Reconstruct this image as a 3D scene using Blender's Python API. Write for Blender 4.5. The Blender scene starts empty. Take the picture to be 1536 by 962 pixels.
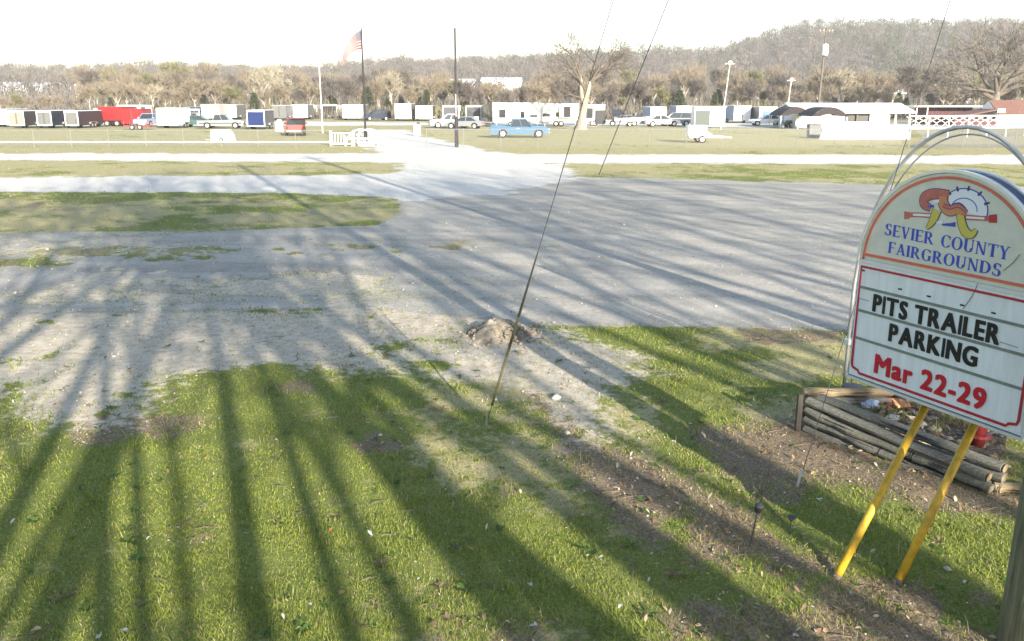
import bpy, math, random
import numpy as np
from mathutils import Vector, Matrix
SC = bpy.context.scene
COL = SC.collection
R = math.radians

# ------------------------------------------------------------------ camera
CAM_H = 3.4
PITCH = math.atan(331 / 1300)
FOC = 1300.0
cam_d = bpy.data.cameras.new("camera")
cam = bpy.data.objects.new("camera", cam_d)
COL.objects.link(cam)
cam.location = (0, 0, CAM_H)
cam.rotation_euler = (math.pi / 2 - PITCH, 0, 0)
cam_d.sensor_width = 36.0
cam_d.lens = FOC / 1536 * 36.0
cam_d.clip_start = 0.1
cam_d.clip_end = 6000
SC.camera = cam

# ------------------------------------------------------------------ light
SUN_AZ = 23.0      # the sun stands behind the camera, this many degrees to its right
SUN_EL = 17.0
world = bpy.data.worlds.new("World")
SC.world = world
world.use_nodes = True
wn = world.node_tree.nodes
wl = world.node_tree.links
bg = wn["Background"]
sky = wn.new("ShaderNodeTexSky")
sky.sky_type = 'NISHITA'
sky.sun_disc = False
sky.sun_elevation = R(SUN_EL)
sky.sun_rotation = R(180 - SUN_AZ)
sky.dust_density = 0.6
sky.air_density = 1.0
sky.ozone_density = 1.0
wl.new(sky.outputs[0], bg.inputs[0])
bg.inputs[1].default_value = 0.12
sun_d = bpy.data.lights.new("sun", 'SUN')
sun_d.energy = 5.0
sun_d.angle = R(0.5)
sun_d.color = (1.0, 0.925, 0.80)
sun = bpy.data.objects.new("sun", sun_d)
COL.objects.link(sun)
TO_SUN = Vector((math.sin(R(SUN_AZ)) * math.cos(R(SUN_EL)), -math.cos(R(SUN_AZ)) * math.cos(R(SUN_EL)), math.sin(R(SUN_EL))))
sun.rotation_euler = TO_SUN.to_track_quat('Z', 'Y').to_euler()
SC.view_settings.view_transform = 'Standard'
SC.view_settings.look = 'None'
SC.view_settings.exposure = 1.55
SC.view_settings.gamma = 1.0
SC.cycles.max_bounces = 6
SC.cycles.transparent_max_bounces = 6
SC.cycles.volume_bounces = 0

# ------------------------------------------------------------------ survey helpers
def ray(px, py):
    x = (px - 768) / FOC
    d = (py - 481) / FOC
    return (x, math.cos(PITCH) - d * math.sin(PITCH), -(math.sin(PITCH) + d * math.cos(PITCH)))
def gp(px, py, z=0.0):
    r = ray(px, py)
    t = (z - CAM_H) / r[2]
    return Vector((r[0] * t, r[1] * t, z))
def depth(y, z=0.0):
    return y * math.cos(PITCH) + (CAM_H - z) * math.sin(PITCH)
def at_dist(px, py, y):
    """the point of view ray (px,py) that lies y metres ahead"""
    r = ray(px, py)
    t = y / r[1]
    return Vector((r[0] * t, y, CAM_H + r[2] * t))
def metres(n_px, y):
    return n_px / FOC * depth(y)

# ------------------------------------------------------------------ noise in numpy
def _hash(ix, iy, seed):
    h = (ix.astype(np.int64) * 374761393 + iy.astype(np.int64) * 668265263 + seed * 1442695041) & 0x7fffffff
    h = (h ^ (h >> 13)) * 1274126177 & 0x7fffffff
    return ((h ^ (h >> 16)) & 0xffff) / 65535.0
def vnoise(x, y, seed=0):
    ix = np.floor(x); iy = np.floor(y)
    fx = x - ix; fy = y - iy
    fx = fx * fx * (3 - 2 * fx); fy = fy * fy * (3 - 2 * fy)
    a = _hash(ix, iy, seed); b = _hash(ix + 1, iy, seed)
    c = _hash(ix, iy + 1, seed); d = _hash(ix + 1, iy + 1, seed)
    return (a + (b - a) * fx) * (1 - fy) + (c + (d - c) * fx) * fy
def fbm(x, y, seed=0, octs=4):
    s = 0; a = 0.5; n = 0
    for k in range(octs):
        s = s + a * vnoise(x, y, seed + k * 17); n += a
        x = x * 2.03 + 5.1; y = y * 2.03 + 3.7; a *= 0.5
    return s / n
def sstep(e0, e1, x):
    t = np.clip((x - e0) / (e1 - e0), 0, 1)
    return t * t * (3 - 2 * t)

# ------------------------------------------------------------------ materials
MATS = {}
def mat(name, col, rough=0.6, metal=0.0, var=0.0, scale=3.0, bump=0.0, bscale=20.0, spec=0.4, col2=None, stretch=None, transl=0.0, attr=None):
    if name in MATS:
        return MATS[name]
    m = bpy.data.materials.new(name)
    m.use_nodes = True
    nt = m.node_tree; N = nt.nodes; L = nt.links
    b = N["Principled BSDF"]
    b.inputs['Roughness'].default_value = rough
    b.inputs['Metallic'].default_value = metal
    b.inputs['Specular IOR Level'].default_value = spec
    b.inputs['Base Color'].default_value = (*col, 1)
    csock = None
    if var > 0 or col2 is not None or bump > 0:
        tc = N.new("ShaderNodeTexCoord")
        mp = N.new("ShaderNodeMapping")
        L.new(tc.outputs['Object'], mp.inputs[0])
        if stretch: mp.inputs['Scale'].default_value = stretch
    if var > 0 or col2 is not None:
        nz = N.new("ShaderNodeTexNoise")
        nz.inputs['Scale'].default_value = scale
        nz.inputs['Detail'].default_value = 6
        nz.inputs['Roughness'].default_value = 0.65
        L.new(mp.outputs[0], nz.inputs['Vector'])
        rp = N.new("ShaderNodeValToRGB")
        lo = [max(0, c * (1 - var)) for c in col]
        hi = list(col2) if col2 is not None else [min(1, c * (1 + var)) for c in col]
        rp.color_ramp.elements[0].position = 0.32; rp.color_ramp.elements[0].color = (*lo, 1)
        rp.color_ramp.elements[1].position = 0.68; rp.color_ramp.elements[1].color = (*hi, 1)
        L.new(nz.outputs['Fac'], rp.inputs[0])
        csock = rp.outputs[0]
        L.new(csock, b.inputs['Base Color'])
    if attr:
        at = N.new("ShaderNodeAttribute"); at.attribute_name = attr
        csock = at.outputs['Color']
        L.new(csock, b.inputs['Base Color'])
    if bump > 0:
        n2 = N.new("ShaderNodeTexNoise"); n2.inputs['Scale'].default_value = bscale; n2.inputs['Detail'].default_value = 5
        L.new(mp.outputs[0], n2.inputs['Vector'])
        bp = N.new("ShaderNodeBump"); bp.inputs['Strength'].default_value = bump; bp.inputs['Distance'].default_value = 0.02
        L.new(n2.outputs['Fac'], bp.inputs['Height']); L.new(bp.outputs[0], b.inputs['Normal'])
    if transl > 0:
        tr = N.new("ShaderNodeBsdfTranslucent")
        if csock: L.new(csock, tr.inputs[0])
        else: tr.inputs[0].default_value = (*col, 1)
        mx = N.new("ShaderNodeMixShader"); mx.inputs[0].default_value = transl
        L.new(b.outputs[0], mx.inputs[1]); L.new(tr.outputs[0], mx.inputs[2])
        L.new(mx.outputs[0], N["Material Output"].inputs[0])
    MATS[name] = m
    return m

# ------------------------------------------------------------------ objects
def link(o):
    COL.objects.link(o); return o
def tag(o, label=None, cat=None, group=None, kind=None):
    if label: o["label"] = label
    if cat: o["category"] = cat
    if group: o["group"] = group
    if kind: o["kind"] = kind
    return o
def thing(name, label, cat, loc=(0, 0, 0), rz=0.0, group=None):
    o = link(bpy.data.objects.new(name, None))
    o.location = loc; o.rotation_euler = (0, 0, rz)
    o.empty_display_size = 0.2
    return tag(o, label, cat, group)
def copy_tree(o, parent=None, loc=None, rz=None, scale=None):
    c = link(o.copy())
    if parent is not None: c.parent = parent
    if loc is not None: c.location = loc
    if rz is not None: c.rotation_euler = (0, 0, rz)
    if scale is not None: c.scale = (scale,) * 3 if not hasattr(scale, '__len__') else scale
    for ch in list(o.children):
        copy_tree(ch, c)
    return c

class MB:
    """collects simple solids; build() links them as ONE mesh object"""
    def __init__(s): s.v = []; s.f = []; s.m = []
    def add(s, vs, fs, mi=0):
        o = len(s.v); s.v += [tuple(v) for v in vs]
        s.f += [tuple(i + o for i in f) for f in fs]; s.m += [mi] * len(fs); return s
    def box(s, c, d, mi=0, rz=0.0, M=None, top=None):
        """centre, dimensions; top = (sx, sy) scales the top face"""
        x, y, z = d[0] / 2, d[1] / 2, d[2] / 2
        tx, ty = top if top else (1, 1)
        vs = [(-x, -y, -z), (x, -y, -z), (x, y, -z), (-x, y, -z), (-x * tx, -y * ty, z), (x * tx, -y * ty, z), (x * tx, y * ty, z), (-x * tx, y * ty, z)]
        T = Matrix.Translation(c) @ (M if M else Matrix.Rotation(rz, 4, 'Z'))
        return s.add([T @ Vector(v) for v in vs], [(0, 3, 2, 1), (4, 5, 6, 7), (0, 1, 5, 4), (1, 2, 6, 5), (2, 3, 7, 6), (3, 0, 4, 7)], mi)
    def bbox(s, lo, hi, mi=0):
        return s.box([(a + b) / 2 for a, b in zip(lo, hi)], [b - a for a, b in zip(lo, hi)], mi)
    def rbox(s, lo, hi, r=0.03, mi=0):
        """a box with chamfered edges"""
        (x0, y0, z0), (x1, y1, z1) = lo, hi
        r = min(r, (x1 - x0) / 2.1, (y1 - y0) / 2.1, (z1 - z0) / 2.1)
        def ring(z, k):
            return [(x0 + k, y0 + r, z), (x0 + r, y0 + k, z), (x1 - r, y0 + k, z), (x1 - k, y0 + r, z), (x1 - k, y1 - r, z), (x1 - r, y1 - k, z), (x0 + r, y1 - k, z), (x0 + k, y1 - r, z)]
        vs = ring(z0, r * .7) + ring(z0 + r, 0) + ring(z1 - r, 0) + ring(z1, r * .7)
        fs = [tuple(range(7, -1, -1)), tuple(range(24, 32))]
        for k in range(3):
            for i in range(8):
                j = (i + 1) % 8
                fs.append((k * 8 + i, k * 8 + j, k * 8 + 8 + j, k * 8 + 8 + i))
        return s.add(vs, fs, mi)
    def tube(s, pts, rad, n=8, mi=0, caps=True, flat=1.0):
        pts = [Vector(p) for p in pts]
        rs = list(rad) if hasattr(rad, '__len__') else [rad] * len(pts)
        o = len(s.v)
        up = None
        for i, p in enumerate(pts):
            t = (pts[min(i + 1, len(pts) - 1)] - pts[max(i - 1, 0)])
            if t.length < 1e-9: t = Vector((0, 0, 1))
            t.normalize()
            if up is None:
                up = Vector((0, 0, 1)) if abs(t.z) < 0.9 else Vector((1, 0, 0))
            a = t.cross(up)
            if a.length < 1e-6: a = t.cross(Vector((0, 1, 0)))
            a.normalize(); b = a.cross(t)
            up = b
            for k in range(n):
                w = 2 * math.pi * k / n
                s.v.append(tuple(p + a * (math.cos(w) * rs[i]) + b * (math.sin(w) * rs[i] * flat)))
        for i in range(len(pts) - 1):
            for k in range(n):
                j = (k + 1) % n
                s.f.append((o + i * n + k, o + i * n + j, o + (i + 1) * n + j, o + (i + 1) * n + k)); s.m.append(mi)
        if caps:
            s.f.append(tuple(o + k for k in range(n - 1, -1, -1))); s.m.append(mi)
            e = o + (len(pts) - 1) * n
            s.f.append(tuple(e + k for k in range(n))); s.m.append(mi)
        return s
    def prism(s, prof, y0, y1, mi=0, axis='y', inset=0.0):
        """profile in (x,z) swept from y0 to y1 (axis y), or (y,z) swept along x"""
        n = len(prof)
        f = (lambda a, b, t: (a, t, b)) if axis == 'y' else ((lambda a, b, t: (t, a, b)) if axis == 'x' else (lambda a, b, t: (a, b, t)))
        vs = [f(a, b, y0) for a, b in prof] + [f(a, b, y1) for a, b in prof]
        fs = [tuple(range(n - 1, -1, -1)), tuple(range(n, 2 * n))]
        fs += [(i, (i + 1) % n, n + (i + 1) % n, n + i) for i in range(n)]
        return s.add(vs, fs, mi)
    def ico(s, c, r, rng=None, jit=0.0, sq=(1, 1, 1), mi=0):
        t = (1 + 5 ** .5) / 2
        b = [(-1, t, 0), (1, t, 0), (-1, -t, 0), (1, -t, 0), (0, -1, t), (0, 1, t), (0, -1, -t), (0, 1, -t), (t, 0, -1), (t, 0, 1), (-t, 0, -1), (-t, 0, 1)]
        l = math.sqrt(1 + t * t)
        vs = []
        for p in b:
            k = r / l * (1 + (rng.uniform(-jit, jit) if rng else 0))
            vs.append((c[0] + p[0] * k * sq[0], c[1] + p[1] * k * sq[1], c[2] + p[2] * k * sq[2]))
        fs = [(0, 11, 5), (0, 5, 1), (0, 1, 7), (0, 7, 10), (0, 10, 11), (1, 5, 9), (5, 11, 4), (11, 10, 2), (10, 7, 6), (7, 1, 8), (3, 9, 4), (3, 4, 2), (3, 2, 6), (3, 6, 8), (3, 8, 9), (4, 9, 5), (2, 4, 11), (6, 2, 10), (8, 6, 7), (9, 8, 1)]
        return s.add(vs, fs, mi)
    def build(s, name, mats, parent=None, loc=None, smooth=False):
        me = bpy.data.meshes.new(name)
        me.from_pydata(s.v, [], s.f)
        if not isinstance(mats, (list, tuple)): mats = [mats]
        for m in mats: me.materials.append(m)
        if len(mats) > 1: me.polygons.foreach_set('material_index', s.m)
        if smooth: me.polygons.foreach_set('use_smooth', [True] * len(me.polygons))
        me.update()
        o = link(bpy.data.objects.new(name, me))
        if parent is not None: o.parent = parent
        if loc is not None: o.location = loc
        return o

def fast_mesh(name, verts, faces, mats, parent=None, colors=None, smooth=False, mat_idx=None):
    """numpy arrays -> mesh object; faces is an (n,k) array"""
    me = bpy.data.meshes.new(name)
    nv = len(verts); nf, k = faces.shape
    me.vertices.add(nv); me.vertices.foreach_set('co', np.ascontiguousarray(verts, dtype=np.float32).ravel())
    me.loops.add(nf * k); me.loops.foreach_set('vertex_index', np.ascontiguousarray(faces, dtype=np.int32).ravel())
    me.polygons.add(nf)
    me.polygons.foreach_set('loop_start', np.arange(0, nf * k, k, dtype=np.int32))
    me.polygons.foreach_set('loop_total', np.full(nf, k, dtype=np.int32))
    if not isinstance(mats, (list, tuple)): mats = [mats]
    for m in mats: me.materials.append(m)
    if mat_idx is not None: me.polygons.foreach_set('material_index', mat_idx.astype(np.int32))
    if smooth: me.polygons.foreach_set('use_smooth', np.ones(nf, dtype=bool))
    me.update(calc_edges=True)
    if colors is not None:
        a = me.color_attributes.new('tint', 'FLOAT_COLOR', 'POINT')
        c4 = np.ones((nv, 4), dtype=np.float32); c4[:, :3] = colors
        a.data.foreach_set('color', c4.ravel())
    o = link(bpy.data.objects.new(name, me))
    if parent is not None: o.parent = parent
    return o
# ================================================================== GROUND
def world_poly(px):
    return np.array([[*gp(x, y)[:2]] for x, y in px])
def sdf(P, X, Y):
    """signed distance to a polygon, positive inside"""
    d = np.full(X.shape, 1e9); ins = np.zeros(X.shape, bool)
    n = len(P)
    for i in range(n):
        ax, ay = P[i]; bx, by = P[(i + 1) % n]
        ex, ey = bx - ax, by - ay
        t = np.clip(((X - ax) * ex + (Y - ay) * ey) / (ex * ex + ey * ey + 1e-12), 0, 1)
        d = np.minimum(d, (X - ax - t * ex) ** 2 + (Y - ay - t * ey) ** 2)
        c = ((ay > Y) != (by > Y)) & (X < ex * (Y - ay) / (by - ay + 1e-12) + ax)
        ins ^= c
    d = np.sqrt(d)
    return np.where(ins, d, -d)
LOT = world_poly([(600, 300), (720, 268), (900, 266), (1320, 277), (1900, 285), (2300, 500), (1290, 495), (1000, 490), (800, 488), (720, 478), (560, 462), (380, 466), (200, 470), (-700, 480), (-600, 350), (0, 347), (300, 347), (560, 338), (600, 322)])
LANE = world_poly([(-900, 268), (0, 268), (400, 264), (640, 262), (860, 262), (760, 290), (600, 300), (560, 295), (400, 290), (0, 289), (-900, 289)])
FARROAD = world_poly([(-2500, 231), (0, 231), (500, 231), (1536, 234), (3500, 236), (3500, 246), (1536, 245), (860, 244), (640, 243), (0, 240), (-2500, 240)])
DRIVE = world_poly([(590, 268), (625, 250), (625, 238), (560, 222), (545, 206), (548, 195), (600, 195), (640, 208), (720, 226), (800, 238), (830, 250), (850, 268)])
INNER = world_poly([(-3000, 190), (0, 189.5), (470, 189), (640, 188), (900, 190), (1250, 192), (3500, 192), (3500, 184), (1000, 183), (600, 184), (470, 182.5), (0, 184), (-3000, 184)])
DIRT = [world_poly(p) for p in (
    [(-400, 470), (560, 462), (620, 560), (570, 556), (430, 540), (290, 552), (265, 560), (200, 600), (185, 640), (90, 628), (0, 610), (-300, 600)],
    [(600, 470), (700, 478), (860, 500), (960, 530), (930, 590), (870, 610), (800, 560), (720, 560), (640, 565), (590, 520)],
    [(830, 600), (880, 615), (910, 660), (880, 665)])]
MULCH = [world_poly(p) for p in (
    [(1020, 640), (1200, 640), (1330, 700), (1536, 740), (1700, 770), (1700, 800), (1400, 770), (1200, 735), (1060, 690)],
    [(800, 590), (900, 660), (1060, 740), (1250, 830), (1536, 880), (1800, 900), (1800, 1040), (1200, 1000), (1120, 940), (1000, 850), (880, 730)])]
LEAFY = [world_poly([(0, 378), (140, 370), (420, 372), (640, 364), (870, 366), (870, 374), (640, 378), (420, 384), (200, 394), (0, 402), (-300, 404), (-300, 384)]),
         world_poly([(630, 905), (840, 900), (860, 990), (620, 990)])]
GRASSY = world_poly([(-900, 289), (0, 289), (400, 290), (560, 296), (592, 316), (560, 334), (300, 346), (0, 346), (-900, 348)])
PALE = world_poly([(-900, 352), (0, 352), (420, 352), (700, 372), (720, 420), (640, 462), (380, 470), (0, 474), (-900, 480)])
def cover(X, Y):
    n1 = fbm(X * 0.5, Y * 0.5, 3) - 0.5
    n2 = fbm(X * 2.2, Y * 2.2, 9) - 0.5
    n3 = fbm(X * 0.12, Y * 0.12, 21) - 0.5
    k = np.clip(np.hypot(X, Y) / 20, 0.4, 4)
    wob = (n1 * 1.2 + n2 * 0.8) * k
    g = sstep(-0.35, 0.25, sdf(LOT, X, Y) + wob * 0.35)
    lane = sstep(-1.5, 1.0, sdf(LANE, X, Y) + wob * 0.8)
    far = sstep(-2.2, 1.2, sdf(FARROAD, X, Y) + wob * 0.6)
    drv = sstep(-2.4, 1.2, sdf(DRIVE, X, Y) + wob * 0.6)
    inn = sstep(-2.0, 1.0, sdf(INNER, X, Y) + wob * 0.8) * 0.8
    white = np.maximum.reduce([lane, far, drv, inn])
    pale_zone = sstep(-1.5, 2.5, sdf(PALE, X, Y) + wob * 1.2) * sstep(-.16, .12, n1 + .5 * n2)
    g = g * (1 - .78 * pale_zone)
    gra = sstep(-1.3, 1.5, sdf(GRASSY, X, Y) + wob * 0.7) * sstep(-.42, -.1, n1 + n2 * .6)
    g = g * (1 - gra * 0.95); white = white * (1 - gra)
    d = pale_zone * .95
    for p in DIRT: d = np.maximum(d, sstep(-1.0, 0.9, sdf(p, X, Y) + wob * 1.3))
    d = np.maximum(pale_zone * .95, d) * sstep(-0.32, -0.02, n2 + 0.3 * n1 + 0.10)
    m = np.zeros_like(X)
    for p in MULCH: m = np.maximum(m, sstep(-0.5, 0.5, sdf(p, X, Y) + wob * 0.9))
    m = m * sstep(-0.30, 0.10, n1 + n2 * .6 + .16)
    for p in LEAFY:
        lf = sstep(-0.35, 0.3, sdf(p, X, Y) + wob * 0.5) * sstep(-.25, .1, n2 + n1)
        lf = lf * (.35 + .65 * sstep(-.12, .2, n2)); m = np.maximum(m, lf * 0.5); g = g * (1 - lf * .5); d = d * (1 - .9 * lf)
    d = np.maximum(d, sstep(-.25, .25, sdf(MOUND, X, Y)))
    far_k = sstep(15, 60, Y)
    bare = sstep(.58, .72, fbm(X * 0.8 + 3, Y * 0.8, 91)) * (1 - far_k)
    m = np.maximum(m, bare * .62)
    dry = np.clip(0.19 + n1 * 1.9 + n2 * 1.1 + 0.62 * far_k + n3 * 0.8 - far_k * (n1 * 1.0 + n2 * .5) + .30 * gra, 0, 1)
    return white, g, d, m, dry
MOUND = world_poly([(675, 500), (710, 470), (770, 470), (820, 500), (840, 530), (760, 535), (690, 525)])
def bump_z(X, Y):
    f = 1 - sstep(14, 40, np.hypot(X, Y))
    lot = sstep(-0.3, 1.0, sdf(LOT, X, Y))
    return (fbm(X * 0.6, Y * 0.6, 40) - 0.5) * 0.10 * f * (1 - lot) + (fbm(X * 3.1, Y * 3.1, 41) - 0.5) * 0.035 * f * (1 - 0.7 * lot)
def gz(x, y):
    return float(bump_z(np.array([x], float), np.array([y], float))[0])
def on_ground(px, py):
    p = gp(px, py); p.z = gz(p.x, p.y); return p

def ground_material():
    m = bpy.data.materials.new("ground_cover"); m.use_nodes = True
    nt = m.node_tree; N = nt.nodes; L = nt.links
    b = N["Principled BSDF"]; b.inputs['Roughness'].default_value = 0.95; b.inputs['Specular IOR Level'].default_value = 0.15
    geo = N.new("ShaderNodeNewGeometry")
    def noise(scale, detail=6, rough=0.65, vec=None):
        n = N.new("ShaderNodeTexNoise"); n.inputs['Scale'].default_value = scale; n.inputs['Detail'].default_value = detail; n.inputs['Roughness'].default_value = rough
        L.new(vec or geo.outputs['Position'], n.inputs['Vector']); return n.outputs['Fac']
    def ramp(sock, stops):
        r = N.new("ShaderNodeValToRGB"); e = r.color_ramp.elements
        e[0].position, e[0].color = stops[0][0], (*stops[0][1], 1)
        e[1].position, e[1].color = stops[-1][0], (*stops[-1][1], 1)
        for p, c in stops[1:-1]:
            q = e.new(p); q.color = (*c, 1)
        L.new(sock, r.inputs[0]); return r.outputs[0]
    def math_(op, a, bb, clamp=False):
        n = N.new("ShaderNodeMath"); n.operation = op; n.use_clamp = clamp
        for i, v in enumerate((a, bb)):
            if hasattr(v, 'links'): L.new(v, n.inputs[i])
            else: n.inputs[i].default_value = v
        return n.outputs[0]
    def mixc(f, a, c):
        n = N.new("ShaderNodeMix"); n.data_type = 'RGBA'
        L.new(f, n.inputs[0]); L.new(a, n.inputs[6]); L.new(c, n.inputs[7]); return n.outputs[2]
    def attr(nm):
        a = N.new("ShaderNodeAttribute"); a.attribute_name = nm; return a.outputs['Fac']
    def crisp(w, nz, amp=1.1):
        s = math_('ADD', w, math_('MULTIPLY', math_('SUBTRACT', nz, 0.5), amp))
        mr = N.new("ShaderNodeMapRange"); mr.interpolation_type = 'SMOOTHSTEP'
        mr.inputs['From Min'].default_value = 0.36; mr.inputs['From Max'].default_value = 0.64
        L.new(s, mr.inputs['Value']); return mr.outputs[0]
    fine = noise(38, 5, 0.7); mid = noise(7, 6, 0.7); big = noise(0.9, 5, 0.6); huge = noise(0.16, 4, 0.6)
    grass = ramp(fine, [(0.3, (0.085, 0.104, 0.023)), (0.52, (0.165, 0.188, 0.045)), (0.75, (0.27, 0.275, 0.09))])
    straw = ramp(fine, [(0.3, (0.21, 0.18, 0.085)), (0.5, (0.35, 0.305, 0.155)), (0.75, (0.50, 0.44, 0.26))])
    dirt = ramp(mid, [(0.3, (0.33, 0.275, 0.205)), (0.5, (0.47, 0.405, 0.315)), (0.72, (0.60, 0.53, 0.43))])
    vor = N.new("ShaderNodeTexVoronoi"); vor.inputs['Scale'].default_value = 26; L.new(geo.outputs['Position'], vor.inputs['Vector'])
    sep = N.new("ShaderNodeSeparateColor"); L.new(vor.outputs['Color'], sep.inputs[0])
    chip = ramp(sep.outputs[0], [(0.0, (0.21, 0.20, 0.19)), (0.5, (0.33, 0.315, 0.295)), (0.85, (0.42, 0.40, 0.375)), (1.0, (0.62, 0.60, 0.56))])
    patch = ramp(big, [(0.3, (0.25, 0.226, 0.19)), (0.5, (0.36, 0.325, 0.27)), (0.72, (0.49, 0.44, 0.365))])
    half = N.new("ShaderNodeValue"); half.outputs[0].default_value = 0.5
    mpx = N.new("ShaderNodeMapping"); mpx.inputs['Scale'].default_value = (0.10, 1.1, 1); L.new(geo.outputs['Position'], mpx.inputs[0])
    rut = ramp(noise(1.0, 5, 0.6, mpx.outputs[0]), [(0.35, (0.27, 0.243, 0.198)), (0.52, (0.42, 0.38, 0.315)), (0.7, (0.56, 0.50, 0.42))])
    third = N.new("ShaderNodeValue"); third.outputs[0].default_value = 0.42
    gravel = mixc(third.outputs[0], mixc(half.outputs[0], chip, patch), rut)
    white = ramp(mid, [(0.3, (0.47, 0.44, 0.395)), (0.7, (0.66, 0.625, 0.57))])
    mulch = ramp(fine, [(0.3, (0.09, 0.065, 0.042)), (0.5, (0.20, 0.148, 0.10)), (0.66, (0.31, 0.24, 0.165)), (0.8, (0.44, 0.37, 0.28))])
    c = mixc(crisp(attr('dry'), mid, 1.6), grass, straw)
    c = mixc(crisp(attr('mulch'), mid, 1.2), c, mulch)
    c = mixc(crisp(attr('dirt'), mid, 1.2), c, dirt)
    c = mixc(crisp(attr('gravel'), mid, 0.9), c, gravel)
    c = mixc(crisp(attr('white'), big, 1.3), c, white)
    L.new(c, b.inputs['Base Color'])
    bp = N.new("ShaderNodeBump"); bp.inputs['Strength'].default_value = 0.55; bp.inputs['Distance'].default_value = 0.03
    hh = math_('ADD', math_('MULTIPLY', fine, 0.6), math_('MULTIPLY', mid, 1.2))
    L.new(hh, bp.inputs['Height']); L.new(bp.outputs[0], b.inputs['Normal'])
    return m
GROUND_MAT = ground_material()

az = np.concatenate([np.arange(-38, 38.01, 0.22), np.linspace(38, 322, 74)[1:]])
az = np.radians(az)
rr = [0.0, 0.5, 1, 1.6, 2.2, 2.8, 3.4]
while rr[-1] < 60: rr.append(rr[-1] * 1.0105 + 0.002)
while rr[-1] < 900: rr.append(rr[-1] * 1.035)
rr = np.array(rr)
GX = rr[:, None] * np.sin(az)[None, :]; GY = rr[:, None] * np.cos(az)[None, :]
gw, gg, gd, gm, gdry = cover(GX.ravel(), GY.ravel())
gzv = bump_z(GX.ravel(), GY.ravel())
nc = len(az); nr = len(rr)
ii, jj = np.meshgrid(np.arange(nr - 1), np.arange(nc), indexing='ij')
j2 = (jj + 1) % nc
GF = np.stack([ii * nc + jj, (ii + 1) * nc + jj, (ii + 1) * nc + j2, ii * nc + j2], -1).reshape(-1, 4)[:, ::-1]
GV = np.stack([GX.ravel(), GY.ravel(), gzv], -1)
def sheet(name, faces, dz):
    used, inv = np.unique(faces.ravel(), return_inverse=True)
    v = GV[used].copy(); v[:, 2] += dz
    o = fast_mesh(name, v, inv.reshape(faces.shape), GROUND_MAT, smooth=True)
    for nm, a in (('white', gw), ('gravel', gg), ('dirt', gd), ('mulch', gm), ('dry', gdry)):
        at = o.data.attributes.new(nm, 'FLOAT', 'POINT'); at.data.foreach_set('value', a[used].astype(np.float32))
    return tag(o, kind='structure')
sheet('ground', GF, 0.0)
cx = GX.ravel()[GF].mean(1); cy = GY.ravel()[GF].mean(1)
inlot = (gg[GF].min(1) > 0.5)
s_lane = sdf(LANE, cx, cy); s_far = sdf(FARROAD, cx, cy); s_drv = sdf(DRIVE, cx, cy); s_inn = sdf(INNER, cx, cy)
cls = np.zeros(len(GF), int)
wmin = gw[GF].min(1)
cls[inlot] = 1
for k, s in ((2, s_lane), (4, s_drv), (3, s_far), (5, s_inn)):
    cls[(wmin > 0.4) & (s > -1.2) & (s >= np.maximum.reduce([s_lane, s_far, s_drv, s_inn]) - 1e-6)] = k
for k, nm in ((1, 'gravel_lot'), (2, 'gravel_lane'), (3, 'gravel_road'), (4, 'gravel_driveway'), (5, 'gravel_track')):
    if (cls == k).any(): sheet(nm, GF[cls == k], 0.004)

# ---- hills behind the trailers: skyline given as (photo column, row), ridge 620 m off
SKY = [(-900, 118), (-300, 115), (0, 117), (120, 118), (240, 112), (300, 116), (480, 117), (560, 110), (600, 105), (640, 110), (700, 104), (800, 101), (850, 100), (980, 92), (1080, 91), (1120, 77), (1170, 62), (1215, 53), (1300, 50), (1420, 50), (1600, 50), (1900, 60), (2400, 80), (3200, 105)]
RIDGE = 620.0
sk_az = np.array([math.atan2((x - 768) / FOC, 1 / math.cos(PITCH)) for x, y in SKY])
sk_h = np.array([at_dist(x, y, RIDGE).z for x, y in SKY])
def hill_z(X, Y):
    a = np.arctan2(X, Y); r = np.hypot(X, Y); yy = r * np.cos(np.clip(a, -1.2, 1.2))
    h = np.interp(a, sk_az, sk_h) - 2
    rise = sstep(330, RIDGE, yy)
    fall = 1 - 0.3 * sstep(RIDGE, 1100, yy)
    n = (fbm(X * 0.012, Y * 0.012, 77) - 0.5)
    return np.maximum(h, 1.0) * rise * fall + n * 7 * rise - 0.6
haz = np.radians(np.linspace(-75, 75, 161)); hr = np.linspace(300, 1150, 60)
HX = (hr[:, None] * np.sin(haz)[None, :]).ravel(); HY = (hr[:, None] * np.cos(haz)[None, :]).ravel()
i2, k2 = np.meshgrid(np.arange(59), np.arange(160), indexing='ij')
HF = np.stack([i2 * 161 + k2, i2 * 161 + k2 + 1, (i2 + 1) * 161 + k2 + 1, (i2 + 1) * 161 + k2], -1).reshape(-1, 4)
hills = fast_mesh('hills', np.stack([HX, HY, hill_z(HX, HY)], -1), HF, mat('hill_floor', (0.13, 0.105, 0.09), 0.95, var=0.35, scale=0.03), smooth=True)
tag(hills, kind='structure')
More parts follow.
